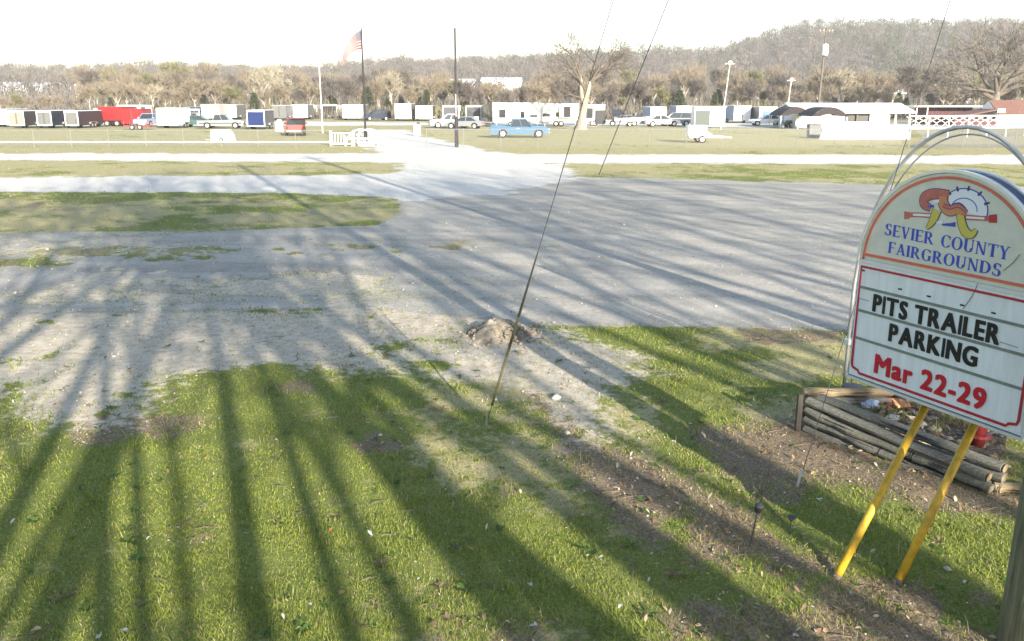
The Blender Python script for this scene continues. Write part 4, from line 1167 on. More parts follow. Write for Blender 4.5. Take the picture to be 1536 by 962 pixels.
def tall_pole():
    p = gp(685, 221); y = p.y; h = at_dist(685, 42, y).z
    t = thing('utility_pole', 'dark bare utility pole with a thick base beside the gravel driveway', 'utility pole', (p.x, y, 0), 0)
    MB().tube([(0, 0, 0), (0, 0, 2.2), (0, 0, 2.22), (0, 0, h)], [.15, .14, .09, .07], 9).build('pole', mat('mauve_wood', (.035, .028, .033), .8, var=.25), t)
    MB().bbox((-.03, -.125, .2), (.03, -.101, 3.8)).build('conduit', M_steel, t)
tall_pole()
def transformer_pole():
    p = at_dist(1228, 150, 150); h = at_dist(1239, 42, 150).z; dx = at_dist(1240, 42, 150).x - p.x
    t = thing('utility_pole', 'dark utility pole carrying a white transformer above the black canopies', 'utility pole', (p.x, p.y, 0), 0)
    MB().tube([(0, 0, 0), (dx, 0, h)], [.22, .14], 8).build('pole', M_wood, t)
    zt = at_dist(1238, 75, 150).z; xt = dx * zt / h
    MB().tube([(xt, -.45, zt - .9), (xt, -.45, zt - .85), (xt, -.45, zt + .75), (xt, -.45, zt + .9)], [.42, .48, .48, .3], 12).build('transformer', M_white, t)
    MB().bbox((dx - 1.2, -.1, h - .7), (dx + 1.2, .1, h - .5)).build('crossarm', M_wood, t)
    for k in (-1, -.4, .5, 1): MB().tube([(dx + k, 0, h - .5), (dx + k, 0, h - .3)], .06, 6).build('insulator', M_white, t)
    w = MB()
    q0 = at_dist(1067, 130, 150); q1 = at_dist(1245, 152, 150)
    pts = [Vector((q0.x + (q1.x - q0.x) * k / 12, 150, q0.z + (q1.z - q0.z) * k / 12 - 1.2 * math.sin(math.pi * k / 12))) - p for k in range(13)]
    o = tag(MB().tube([tuple(v + p) for v in pts], .03, 4).build('overhead_wire', M_lgrey), 'slack pale wire strung low across the belt by the light pole', 'wire')
transformer_pole()

# --- fences and gate
def chain_fence(px0, px1, yb, h, label, step, rail=None, name='chain_link_fence', dense=.22, wire=.004, mesh_mat=None):
    a, b = gp(px0, yb), gp(px1, yb); L_ = b.x - a.x; n = max(2, round(L_ / step))
    t = thing(name, label, 'fence', (a.x, a.y, 0), math.atan2(b.y - a.y, L_))
    for k in range(n + 1):
        MB().tube([(L_ * k / n, 0, 0), (L_ * k / n, 0, h + .06)], .024, 6).build('post', mat('galvanised_post', (.19, .185, .17), .6), t)
    MB().tube([(0, 0, h), (L_, 0, h)], .022, 5).build('top_rail', M_steel, t)
    if rail: MB().tube([(0, -.05, rail), (L_, -.05, rail)], .05, 6).build('pipe_rail', M_white, t)
    m = MB(); s = dense; k = -h
    while k < L_:
        for d in (1, -1):
            x0, x1 = (k, k + h) if d > 0 else (k + h, k)
            z0, z1 = 0, h
            if min(x0, x1) < 0 or max(x0, x1) > L_: continue
            m.tube([(x0, 0, z0), (x1, 0, z1)], wire, 3, caps=False)
        k += s
    tag(m.build('mesh', mesh_mat or M_steel, t), kind='stuff')
    return t
chain_fence(-60, 500, 222, 1.25, 'chain link fence with a white pipe rail along the near edge of the field', 2.6, rail=.42)
chain_fence(640, 1362, 222.5, 1.35, 'chain link fence across the field beyond the right of the driveway', 2.75)
chain_fence(1364, 1640, 222, 1.6, 'chain link fence backed by grey mesh before the lattice fence', 1.9, dense=.07, wire=.007, mesh_mat=mat('grey_mesh', (.16, .165, .18), .7))
def gate():
    p = gp(514, 219); t = thing('pipe_gate', 'white pipe gate with upright bars beside the flagpole', 'gate', (p.x, p.y, 0), 0)
    w = metres(30, p.y); h = metres(19, p.y)
    f = MB(); f.tube([(-w / 2, 0, .15), (w / 2, 0, .15), (w / 2, 0, h), (-w / 2, 0, h), (-w / 2, 0, .15)], .05, 6); f.build('gate_frame', M_white, t)
    for k in range(6): MB().bbox((-w / 2 + w * (k + 1) / 7 - .035, -.02, .19), (-w / 2 + w * (k + 1) / 7 + .035, .02, h - .05)).build('bar', M_white if k < 4 else M_lgrey, t)
    for s in (-1, 1): MB().bbox((s * (w / 2 + .12) - .06, -.06, 0), (s * (w / 2 + .12) + .06, .06, h + .2)).build('post', M_white, t)
    p2 = gp(626, 204); t2 = thing('notice_board', 'small white notice board with a dark top beside the driveway', 'sign', (p2.x, p2.y, 0), 0)
    MB().rbox((-.33, 0, .1), (.33, .06, 1.05), .02).build('panel', M_white, t2); MB().rbox((-.02, -.02, 1.06), (.26, .08, 1.32), .03).build('light_box', M_grey, t2)
    for s in (-.25, .25): MB().bbox((s - .03, .062, 0), (s + .03, .1, 1.0)).build('post', M_wpost, t2)
gate()
def lattice():
    a, b = gp(1362, 207), gp(1600, 204); y = a.y; L_ = b.x - a.x
    t = thing('lattice_fence', 'white lattice fence of crossing slats before the pavilion', 'fence', (a.x, y, 0), math.atan2(b.y - a.y, L_))
    z0 = at_dist(1450, 193, y).z; z1 = at_dist(1450, 174.5, y).z
    n = 18
    for k in range(n):
        x = L_ * (k + .5) / n
        for d in (-1, 1):
            dx = d * L_ / n * .95
            pts = [(x - dx, .02 * d, z0 + .06), (x - dx * .35, .02 * d, z0 + (z1 - z0) * .5), (x + dx, .02 * d, z1 - .04)]
            MB().tube(pts, .033, 4).build('slat', M_wpost, t)
    MB().bbox((-.1, -.06, z1 - .05), (L_ + .1, .06, z1 + .06)).build('top_rail', M_white, t)
    MB().bbox((-.1, -.06, z0 - .05), (L_ + .1, .06, z0 + .06)).build('bottom_rail', M_white, t)
    for k in range(9): MB().bbox((L_ * k / 8 - .06, .07, 0), (L_ * k / 8 + .06, .17, z1)).build('post', M_wpost, t)
lattice()

# --- the two big trees standing alone
def broad_tree():
    p = gp(872, 195)
    t = thing('broad_bare_tree', 'broad bare tree with a pale broken trunk standing between the campers', 'tree', (p.x, p.y, 0), 0)
    rng = random.Random(77); h = 11.6
    trunk = MB()
    trunk.tube([(-.1, 0, -.1), (0, 0, .5), (.15, 0, 1.8), (.45, .1, 3.6), (.75, .1, 5.0), (.8, .1, 5.5)], [1.0, .56, .42, .37, .33, .22], 10)
    trunk.tube([(.3, 0, 2.8), (-.05, 0, 3.9), (-.15, .1, 5.6), (-.2, .1, 6.2)], [.32, .25, .18, .06], 8)
    trunk.build('trunk', mat('bark_cream', (.27, .235, .185), .9, var=.35, scale=1.3, stretch=(3, 3, .5)), t, smooth=True)
    sg = []
    for (q, d, L0, r, s) in (((.75, .1, 5.0), (.75, .1, 1), 5.2, .22, 5), ((.7, .1, 4.6), (.25, .3, 1), 5.2, .18, 6), ((-.15, .1, 5.6), (-.35, 0, 1), 4.8, .15, 7), ((.2, 0, 4.2), (-.1, .3, 1), 5.2, .15, 8), ((.55, 0, 3.6), (1, -.1, .25), 2.6, .10, 9), ((0, 0, 3.6), (-1, 0, .2), 2.4, .12, 10), ((.75, .1, 5.2), (1, .2, .7), 4.4, .13, 12), ((.4, 0, 4.4), (-.6, -.3, 1), 5.2, .15, 13), ((.7, .1, 5.0), (.7, -.3, 1), 4.8, .15, 14), ((-.15, .1, 5.2), (-.9, .2, .8), 3.6, .11, 15)):
        sub = tree_segments(random.Random(s), L0 * 1.5, r, .36, 4, (2, 3), (18, 42), .22, .05, .74, .7, rmin=.016)
        rot = Vector((0, 0, 1)).rotation_difference(Vector(d).normalized()).to_matrix()
        sg += [(rot @ a + Vector(q), rot @ b + Vector(q), r1, r2, l) for a, b, r1, r2, l in sub]
    segs_mesh('limbs', [s for s in sg if s[4] <= 1], bark_dark, t, 6)
    segs_mesh('crown', [s for s in sg if s[4] > 1], mat('bark_fine_grey', (.15, .125, .105), .9), t, 3)
broad_tree()
def spreading_tree():
    p = at_dist(1490, 165, 140)
    t = thing('spreading_tree', 'spreading bare tree with low forked limbs behind the gabled building', 'tree', (p.x, p.y, 0), 0)
    tk = MB().tube([(0, 0, -.1), (.1, 0, 2), (.2, 0, 4.6)], [.75, .6, .5], 9); tk.build('trunk', bark_grey, t, smooth=True)
    sg = []
    for s, (d, L0, r) in enumerate((((-1, 0, .55), 8, .3), ((-.55, .3, 1), 8, .3), ((.1, 0, 1), 8, .3), ((.6, -.2, .9), 8, .3), ((1, .1, .5), 8, .3), ((-.3, -.5, 1), 7, .26), ((.3, .6, .8), 7, .26), ((-1, -.3, .25), 7, .2), ((1, -.3, .3), 7, .2))):
        sub = tree_segments(random.Random(40 + s), L0 * 1.6, r * 1.3, .34, 5, (2, 3), (18, 40), .2, .07, .74, .6, rmin=.03)
        rot = Vector((0, 0, 1)).rotation_difference(Vector(d).normalized()).to_matrix()
        q = Vector((.15, 0, 3.4 + .15 * s))
        sg += [(rot @ a + q, rot @ b + q, r1, r2, l) for a, b, r1, r2, l in sub]
    segs_mesh('limbs', [s for s in sg if s[4] <= 1], bark_dark, t, 6)
    segs_mesh('crown', [s for s in sg if s[4] > 1], bark_grey, t, 3)
spreading_tree()

# --- labels of the belt trees, from what stands before each of them
def short_phrase(lb):
    w = lb.split()
    for stop in ('with', 'beside', 'between', 'before', 'behind', 'parked', 'next', 'at', 'squeezed', 'just', 'in', 'whose', 'showing', 'right', 'left', 'sheltering', 'half', 'standing', 'seen', 'against', 'door', 'second', 'deep', 'peeping', 'by'):
        if stop in w[2:]: w = w[: w.index(stop, 2)]
    return ' '.join(w[:5]).rstrip(',')
TONE = {'tan': 'tan bare', 'mauve': 'greyish brown bare', 'olive': 'olive budding', 'cream': 'pale blossoming', 'green': 'dark evergreen'}
cnt = {}
ANCHORS += [(1290, 'long low white barn'), (1330, 'low white wall'), (1385, 'lattice fence end'), (1425, 'maroon pavilion'), (1470, 'lean-to roof'), (1520, 'gabled building'), (549, 'flagpole'), (484, 'twin floodlight pole'), (685, 'dark utility pole'), (872, 'broad bare tree'), (1081, 'leaning light pole'), (1228, 'transformer pole'), (1062, 'white kiosk')]
for o, px, y, h, kd in belt_objs:
    lb = short_phrase(min(ANCHORS, key=lambda q: abs(q[0] - px))[1])
    wid = o.scale[0] / o.scale[2]
    size = ('slender ' if wid < .95 else 'broad ' if wid > 1.13 else '') + ('low' if h < 6 else ('middling' if h < 9.5 else 'tall'))
    row = 'belt front' if y < 182 else ('belt middle' if y < 230 else 'belt back')
    o['label'] = ' '.join(f"{size} {TONE[kd]} tree at the {row} beyond the {lb}".split()[:15])
    cnt.setdefault(o['label'], []).append((px, o))
    o['category'] = 'tree'; o['group'] = 'trees in the belt beyond the trailers'
    o.name = {'green': 'evergreen_tree', 'olive': 'budding_tree', 'cream': 'blossoming_tree'}.get(kd, 'bare_tree')
ORD = ('first', 'second', 'third', 'fourth', 'fifth', 'sixth', 'seventh', 'eighth', 'ninth')
for lb, lst in cnt.items():
    if len(lst) > 1:
        for k, (px, o) in enumerate(sorted(lst, key=lambda q: q[0])):
            o['label'] = ' '.join((ORD[min(k, 8)] + ' ' + lb).split()[:16])
# ================================================================== FOREGROUND
M_yel = mat('yellow_pipe_paint', (0.47, 0.285, 0.02), 0.45, var=0.32, scale=9, bump=0.15, bscale=40)
M_navyp = mat('navy_return_paint', (0.035, 0.05, 0.11), 0.4, var=0.2, scale=4)
M_beige = mat('sun_faded_beige_face', (0.56, 0.56, 0.49), 0.45, var=0.07, scale=9)
M_marq = mat('marquee_white_face', (0.66, 0.69, 0.72), 0.3, var=0.10, scale=3, stretch=(5, 5, .7))
M_coral = mat('coral_line', (0.55, 0.13, 0.08), 0.5, var=0.12, scale=20)
M_crim = mat('crimson_line', (0.36, 0.018, 0.035), 0.4, var=0.12, scale=20)
M_track = mat('grey_green_track', (0.17, 0.20, 0.18), 0.45, var=0.2, scale=8)
M_ink = mat('black_letter', (0.012, 0.014, 0.017), 0.3)
M_redl = mat('red_letter', (0.47, 0.012, 0.03), 0.3)
M_bluel = mat('blue_print', (0.035, 0.06, 0.42), 0.5, var=0.15, scale=30)
M_edge = mat('pale_edge_trim', (0.62, 0.63, 0.62), 0.35, metal=0.3, var=0.08)
M_timber = mat('weathered_timber', (0.145, 0.14, 0.115), 0.9, var=0.45, scale=9, bump=0.6, bscale=60, stretch=(0.6, 6, 6))
M_timber2 = mat('cut_and_sunlit_timber', (0.25, 0.19, 0.11), 0.85, var=0.35, scale=9, bump=0.4, bscale=60, stretch=(0.6, 6, 6))
M_soil = mat('planter_soil', (0.10, 0.070, 0.045), 0.95, var=0.55, scale=14, col2=(.27, .2, .13), bump=0.8, bscale=30)
M_redp = mat('red_post_paint', (0.17, 0.022, 0.024), 0.45, var=0.2, scale=8)
M_wire = mat('guy_wire_steel', (0.09, 0.085, 0.08), 0.5, metal=0.5)
M_guard = mat('olive_yellow_guard', (0.10, 0.083, 0.042), 0.5, var=0.25, scale=12)
M_bigpole = mat('treated_pole_wood', (0.19, 0.20, 0.135), 0.85, var=0.5, scale=5, bump=0.8, bscale=25, stretch=(5, 5, 0.35))

# ---------------- the sign
SU = (0.42149, -0.90683)
SK = 0.7
SIGN = thing('fairground_sign', 'dome topped white letter board sign on two leaning yellow legs, advertising trailer parking', 'sign', (3.1350, 6.2077, 0), math.atan2(SU[1], SU[0]))
def lx(s): return SK * (s - 0.5)
def lz(z): return CAM_H - SK * (CAM_H - z)
TH = 0.16
def dome(half, z0, apex, zs, n=36):
    pts = [(-half, z0), (half, z0)]
    for k in range(n + 1):
        a = math.pi * k / n
        pts.append((half * math.cos(a), zs + (apex - zs) * math.sin(a)))
    return pts
hw = SK * 1.12
prof = dome(hw, lz(.225), lz(2.70), lz(1.6))
MB().prism(prof, .012, TH).build('cabinet', M_navyp, SIGN)
def ring_strip(path, w, y0, y1, closed=False):
    """flat band of width w along a path in the sign's plane"""
    b = MB(); n = len(path); L_ = []; R_ = []
    for i, p in enumerate(path):
        a = path[(i - 1) % n] if (closed or i > 0) else p
        c = path[(i + 1) % n] if (closed or i < n - 1) else p
        d = Vector((c[0] - a[0], c[1] - a[1])); d.normalize(); q = Vector((-d.y, d.x)) * w / 2
        L_.append((p[0] + q.x, p[1] + q.y)); R_.append((p[0] - q.x, p[1] - q.y))
    vs = []
    for l, r in zip(L_, R_): vs += [(l[0], y0, l[1]), (r[0], y0, r[1]), (r[0], y1, r[1]), (l[0], y1, l[1])]
    fs = []
    for i in range(n if closed else n - 1):
        j = (i + 1) % n
        for k in range(4): fs.append((i * 4 + k, j * 4 + k, j * 4 + (k + 1) % 4, i * 4 + (k + 1) % 4))
    if not closed: fs += [(0, 1, 2, 3), tuple(4 * (n - 1) + k for k in (3, 2, 1, 0))]
    return b.add(vs, fs)
ring_strip(prof[1:], .022, -.012, .03).build('edge_trim', M_edge, SIGN)
ring_strip(prof[1:], .022, TH - .03, TH + .012).build('edge_trim', M_edge, SIGN)
MB().bbox((-hw - .008, -.012, lz(.225) - .022), (hw + .008, TH + .012, lz(.225) - .001)).build('edge_trim', M_edge, SIGN)
# upper face and lower board
up = [(x, z) for x, z in dome(hw - .012, lz(1.63), lz(2.68), lz(1.63))]
MB().prism(up, 0, .0118).build('dome_face', M_beige, SIGN)
BD = MB().bbox((-hw + .012, .004, lz(.235)), (hw - .012, .0115, lz(1.625))).build('letter_board', M_marq, SIGN)
rows = [1.60, 1.305, 1.03, .70, .245]
for a, b_ in zip(rows[:-1], rows[1:]):
    MB().bbox((-hw + .02, -.004, lz(b_) + .011), (hw - .02, .0038, lz(a) - .011)).build('board_panel', M_marq, SIGN)
for z in rows[1:4]:
    o = MB().bbox((-hw + .045, -.010, lz(z) - .010), (hw - .045, .0036, lz(z) + .010)).build('track', M_track, SIGN)
MB().bbox((-hw + .02, -.0065, lz(1.60) - .009), (hw - .02, .0035, lz(1.60) + .012)).build('board_rail', M_edge, SIGN)
for s, z in ((.007, 1.385), (.381, 1.380), (.786, 1.370), (1.138, 1.366), (-.53, 1.50)):
    MB().bbox((lx(s) - .017, -.0075, lz(z) - .006), (lx(s) + .017, -.0042, lz(z) + .006)).build('slot', M_ink, SIGN)
# thin grey green lines across the panels
for (s0, z0, s1, z1) in ((.93, 1.62, .80, 1.33), (1.32, 1.98, 1.18, 1.80), (-.57, 1.17, -.40, 1.165), (1.25, 1.10, 1.44, 1.09)):
    ring_strip([(lx(s0), lz(z0)), (lx((s0 + s1) / 2) + .01, lz((z0 + z1) / 2)), (lx(s1), lz(z1))], .004, -.0085, -.0045).build('panel_line', M_track, SIGN)
def inner_dome(k, zb):
    h = hw - k; pts = []
    for i in range(37):
        a = math.pi * i / 36
        pts.append((h * math.cos(a), lz(1.63) + (lz(2.70) - k * .9 - lz(1.63)) * math.sin(a)))
    return [(h, zb)] + pts + [(-h, zb)]
ring_strip(inner_dome(.052, lz(1.69)), .021, -.0055, -.0006).build('coral_arc', M_coral, SIGN)
MB().bbox((-hw + .042, -.0058, lz(1.69) - .0125), (hw - .042, -.0007, lz(1.69) + .0095)).build('coral_line', M_coral, SIGN)
cz0, cz1, cx_ = lz(.29), lz(1.545), hw - .045
nb = .085
path = [(-cx_, cz1), (cx_, cz1), (cx_, cz0 + nb * .75), (cx_ - .012, cz0 + .035), (cx_ - nb * .8, cz0 + .022), (cx_ - nb, cz0), (-cx_ + nb, cz0), (-cx_ + nb * .8, cz0 + .022), (-cx_ + .012, cz0 + .035), (-cx_, cz0 + nb * .75)]
ring_strip(path, .019, -.012, -.0045, closed=True).build('crimson_border', M_crim, SIGN)

# lettering: letters of the board are loose plastic letters, each a piece
GLYPH = {}
def glyph(ch, bold):
    key = (ch, bold)
    if key not in GLYPH:
        cu = bpy.data.curves.new('glyph', 'FONT'); cu.body = ch; cu.size = 1.0; cu.offset = bold; cu.extrude = 0.0; cu.resolution_u = 4
        o = link(bpy.data.objects.new('glyph', cu))
        dg = bpy.context.evaluated_depsgraph_get(); dg.update()
        me = bpy.data.meshes.new_from_object(o.evaluated_get(dg))
        bpy.data.objects.remove(o)
        V = [tuple(v.co) for v in me.vertices]; F = [tuple(p.vertices) for p in me.polygons]
        bpy.data.meshes.remove(me)
        xs = [v[0] for v in V]
        GLYPH[key] = (V, F, min(xs), max(xs))
    return GLYPH[key]
def cap_height(bold):
    V = glyph('H', bold)[0]; ys = [v[1] for v in V]; return min(ys), max(ys)
def extrude_flat(V2, F, y_front, y_back):
    n = len(V2)
    vs = [(x, y_front, z) for x, z in V2] + [(x, y_back, z) for x, z in V2]
    fs = [tuple(reversed(f)) if False else tuple(f) for f in F]
    e = {}
    for f in F:
        for i in range(len(f)):
            a, b = f[i], f[(i + 1) % len(f)]
            if (b, a) in e: del e[(b, a)]
            else: e[(a, b)] = 1
    fs += [(b, a, n + a, n + b) for a, b in e]
    return vs, fs
def sign_text(txt, s0, s1, zb, zt, m, bold, gap, space, yf=-.0135, yb=-.0042, name='letter', dz=0.0):
    lo, hi = cap_height(0.0)
    hgt = SK * (zt - zb); k = hgt / (hi - lo)
    ws = [(glyph(c, 0.0)[3] - glyph(c, 0.0)[2]) if c != ' ' else space for c in txt]
    gaps = sum(gap for a, b in zip(txt, txt[1:]) if a != ' ' and b != ' ')
    tot = sum(ws) + gaps
    kx = SK * (s1 - s0) / tot
    x = lx(s0); rg = random.Random(len(txt))
    for i, c in enumerate(txt):
        if c != ' ':
            V, F, mn, mx = glyph(c, 0.0)
            j = rg.uniform(-.0018, .0018)
            b = MB(); e = hgt * bold; q = (mx - mn) * kx; sq = (q - 2 * e) / q
            for n_, (ox, oz) in enumerate(((-1, -1), (1, -1), (-1, 1), (1, 1), (0, 0))):
                V2 = [(x + e + (v[0] - mn) * kx * sq + ox * e, lz(zb) + e * .8 + (v[1] - lo) * k * (1 - 1.6 * e / hgt) + oz * e * .8 + j) for v in V]
                vs, fs = extrude_flat(V2, F, yf - .00012 * n_, yb)
                b.add(vs, fs)
            b.build(name, m, SIGN)
        x += ws[i] * kx
        if i + 1 < len(txt) and c != ' ' and txt[i + 1] != ' ': x += gap * kx
sign_text('PITS TRAILER', -.335, 1.24, 1.062, 1.264, M_ink, .040, .085, .36)
sign_text('PARKING', -.07, 1.037, .778, .982, M_ink, .040, .09, .30)
sign_text('Mar 22-29', -.220, 1.190, .362, .586, M_redl, .042, .075, .34)

# flared serif capitals of the printed name
def serif_letters():
    S, T_ = .20, .075           # thick and thin strokes, letter height 1
    def bar(x0, z0, x1, z1, w0, w1=None):
        w1 = w0 if w1 is None else w1
        return [(x0 - w0 / 2, z0), (x0 + w0 / 2, z0), (x1 + w1 / 2, z1), (x1 - w1 / 2, z1)]
    def hbar(x0, x1, z, t=T_): return [(x0, z), (x1, z), (x1, z + t), (x0, z + t)]
    def ser(x, z, w=.30, t=.045): return [(x - w / 2, z), (x + w / 2, z), (x + w / 2, z + t), (x - w / 2, z + t)]
    def stem(x, w=S): return [bar(x, 0, x, 1, w), ser(x, 0, w + .14), ser(x, .955, w + .14)]
    def arc(cx, cz, rx, rz, a0, a1, wmin=T_, wmax=S, n=14):
        out = []
        for i in range(n):
            q = []
            for a in (a0 + (a1 - a0) * i / n, a0 + (a1 - a0) * (i + 1) / n):
                t = math.radians(a); w = wmin + (wmax - wmin) * abs(math.cos(t)) ** 1.5
                q.append(((cx + (rx) * math.cos(t), cz + rz * math.sin(t)), (cx + (rx - w) * math.cos(t), cz + (rz - w * .75) * math.sin(t))))
            out.append([q[0][1], q[0][0], q[1][0], q[1][1]])
        return out
    D = {}
    D['I'] = (stem(.14), .28)
    D['E'] = (stem(.14) + [hbar(.2, .62, 0), hbar(.2, .60, .925), hbar(.2, .52, .47), bar(.60, .0, .64, .2, .05), bar(.58, .8, .60, 1, .05)], .66)
    D['F'] = (stem(.14) + [hbar(.2, .60, .925), hbar(.2, .52, .47), bar(.58, .78, .60, 1, .05)], .62)
    D['T'] = ([bar(.36, 0, .36, 1, S), ser(.36, 0, .34), hbar(.02, .70, .925), bar(.03, .76, .02, 1, .05), bar(.69, .76, .70, 1, .05)], .72)
    D['V'] = ([bar(.40, 0, .14, 1, S * .9), bar(.40, 0, .66, 1, T_), ser(.12, .955, .34), ser(.67, .955, .26)], .80)
    D['Y'] = ([bar(.38, 0, .38, .5, S), bar(.38, .45, .13, 1, S * .9), bar(.38, .45, .65, 1, T_), ser(.38, 0, .34), ser(.12, .955, .34), ser(.66, .955, .26)], .78)
    D['A'] = ([bar(.12, 0, .40, 1, T_), bar(.68, 0, .40, 1, S * .95), hbar(.22, .58, .30), ser(.11, 0, .24), ser(.69, 0, .32)], .82)
    D['N'] = ([bar(.13, 0, .13, 1, T_), bar(.66, 0, .13, 1, S * .9), bar(.68, 0, .68, 1, T_), ser(.13, 0, .24), ser(.11, .955, .28), ser(.68, .955, .24)], .82)
    D['U'] = ([bar(.14, .3, .14, 1, S), bar(.66, .3, .66, 1, T_), ser(.14, .955, .32), ser(.66, .955, .24)] + arc(.37, .34, .33, .36, 180, 360), .80)
    D['C'] = (arc(.42, .5, .40, .52, 45, 315) + [bar(.70, .68, .72, .96, .05), bar(.70, .08, .72, .28, .03)], .76)
    D['G'] = (arc(.42, .5, .40, .52, 45, 320) + [bar(.68, .05, .68, .44, S * .85), ser(.68, .42, .30), bar(.70, .70, .72, .96, .05)], .84)
    D['O'] = (arc(.44, .5, .43, .52, 0, 360, n=24), .88)
    D['D'] = (stem(.14) + arc(.28, .5, .52, .5, -90, 90) + [hbar(.2, .30, 0), hbar(.2, .30, .925)], .82)
    D['R'] = (stem(.14) + arc(.30, .73, .34, .27, -90, 90) + [hbar(.2, .32, .925), hbar(.2, .34, .46), bar(.70, 0, .38, .48, S * .9), ser(.71, 0, .22)], .80)
    D['S'] = (arc(.32, .745, .27, .275, 40, 270) + arc(.32, .265, .30, .285, -140, 90) + [bar(.53, .74, .55, .96, .05), bar(.06, .05, .05, .28, .05)], .64)
    return D
SER = serif_letters()
def serif_text(txt, s0, s1, zb0, zb1, hgt, gap=.10, space=.42):
    tot = sum(SER[c][1] if c != ' ' else space for c in txt) + gap * (len(txt) - 1)
    kx = SK * (s1 - s0) / tot; kz = SK * hgt; x = lx(s0)
    for i, c in enumerate(txt):
        f = i / (len(txt) - 1)
        if c != ' ':
            b = MB(); zb = lz(zb0 + (zb1 - zb0) * f)
            for j, q in enumerate(SER[c][0]):
                yf = -.0022 - .00007 * j
                vs = [(x + p[0] * kx, yf, zb + p[1] * kz) for p in q] + [(x + p[0] * kx, -.0002, zb + p[1] * kz) for p in q]
                n = len(q)
                b.add(vs, [tuple(range(n)), tuple(range(2 * n - 1, n - 1, -1))] + [(i2, (i2 + 1) % n, n + (i2 + 1) % n, n + i2) for i2 in range(n)])
            b.build('letter', M_bluel, SIGN); x += SER[c][1] * kx
        else: x += space * kx
        x += gap * kx
serif_text('SEVIER COUNTY', -.288, 1.215, 1.945, 1.905, .128)
serif_text('FAIRGROUNDS', -.215, 1.152, 1.755, 1.732, .124)
# painted emblem
E_or = mat('emblem_orange', (.50, .20, .09), .5); E_red = mat('emblem_coral', (.42, .12, .10), .5, var=.15, scale=20)
E_yel = mat('emblem_yellow', (.50, .42, .07), .5); E_wht = mat('emblem_white', (.66, .68, .74), .5); E_drk = mat('emblem_navy', (.04, .045, .12), .5)
def taper(path, ws, m, name, lay):
    if name in ('curl', 'streamer'): taper(path, [w + .016 for w in ws], E_drk, 'outline', lay - .5)
    b = MB(); n = len(path); vs = []
    pts = []
    # smooth the path
    for i in range(n - 1):
        p0 = path[max(i - 1, 0)]; p1 = path[i]; p2 = path[i + 1]; p3 = path[min(i + 2, n - 1)]
        for t in (0, .25, .5, .75):
            f = lambda a, b_, c, d: .5 * (2 * b_ + (c - a) * t + (2 * a - 5 * b_ + 4 * c - d) * t * t + (3 * b_ - a - 3 * c + d) * t ** 3)
            pts.append((f(p0[0], p1[0], p2[0], p3[0]), f(p0[1], p1[1], p2[1], p3[1]), ws[i] + (ws[i + 1] - ws[i]) * t))
    pts.append((*path[-1], ws[-1])); n = len(pts)
    y0 = -.0012 - .0011 * lay
    for i, (s, z, w) in enumerate(pts):
        a = pts[max(i - 1, 0)]; c = pts[min(i + 1, n - 1)]
        d = Vector((c[0] - a[0], c[1] - a[1])); d.normalize(); q = Vector((-d.y, d.x)) * w / 2
        vs += [(lx(s + q.x), y0, lz(z + q.y)), (lx(s - q.x), y0, lz(z - q.y)), (lx(s - q.x), -.0002, lz(z - q.y)), (lx(s + q.x), -.0002, lz(z + q.y))]
    fs = []
    for i in range(n - 1):
        for k in range(4): fs.append((i * 4 + k, i * 4 + k + 4, i * 4 + (k + 1) % 4 + 4, i * 4 + (k + 1) % 4))
    fs += [(0, 1, 2, 3), tuple(4 * (n - 1) + k for k in (3, 2, 1, 0))]
    return b.add(vs, fs).build(name, m, EMB)
EMB = MB().bbox((lx(.49) - .002, -.0005, lz(2.30) - .002), (lx(.49) + .002, -.0002, lz(2.30) + .002)).build('emblem', M_bluel, SIGN)
fan = [(.66 + .265 * math.cos(R(a)) * 1.0, 2.325 + .215 * math.sin(R(a))) for a in range(-10, 191, 12)]
vs = [(lx(s), -.0015, lz(z)) for s, z in fan] + [(lx(s), -.0002, lz(z)) for s, z in fan]; n = len(fan)
MB().add(vs, [tuple(range(n)), tuple(range(2 * n - 1, n - 1, -1))] + [(i, (i + 1) % n, n + (i + 1) % n, n + i) for i in range(n)]).build('fan', E_wht, EMB)
taper(fan, [.012] * n, M_bluel, 'fan_outline', 1)
taper([(.66 + .15 * math.cos(R(a)), 2.325 + .12 * math.sin(R(a))) for a in range(0, 181, 20)], [.01] * 10, M_bluel, 'fan_outline', 1)
for a in (25, 55, 85, 112, 135): taper([(.66 + .24 * math.cos(R(a)), 2.325 + .195 * math.sin(R(a))), (.66 + .30 * math.cos(R(a)), 2.325 + .245 * math.sin(R(a)))], [.028, .014], E_drk, 'fan_mark', 2)
taper([(-.03, 2.196), (.12, 2.215), (.32, 2.225)], [.055, .05, .055], E_red, 'ribbon', 1)
taper([(.06, 2.21), (.30, 2.228)], [.022, .024], E_wht, 'ribbon_stripe', 2)
taper([(-.05, 2.19), (.02, 2.198)], [.085, .07], E_red, 'ribbon_end', 3)
taper([(.66, 2.255), (.84, 2.265), (1.0, 2.278)], [.055, .05, .055], E_red, 'ribbon', 1)
taper([(.70, 2.258), (.90, 2.27)], [.020, .020], E_wht, 'ribbon_stripe', 2)
taper([(.95, 2.272), (1.03, 2.285)], [.075, .085], mat('emblem_dark_red', (.35, .03, .03), .5), 'ribbon_end', 3)
taper([(.27, 2.30), (.185, 2.335), (.19, 2.41), (.30, 2.455), (.47, 2.455)], [.06, .09, .11, .10, .09], E_red, 'curl', 3)
taper([(.40, 2.44), (.42, 2.36), (.50, 2.30), (.60, 2.335), (.69, 2.29)], [.09, .11, .10, .11, .05], E_or, 'curl', 4)
taper([(.42, 2.35), (.50, 2.335), (.60, 2.365), (.70, 2.31)], [.03, .03, .03, .02], E_red, 'curl', 5)
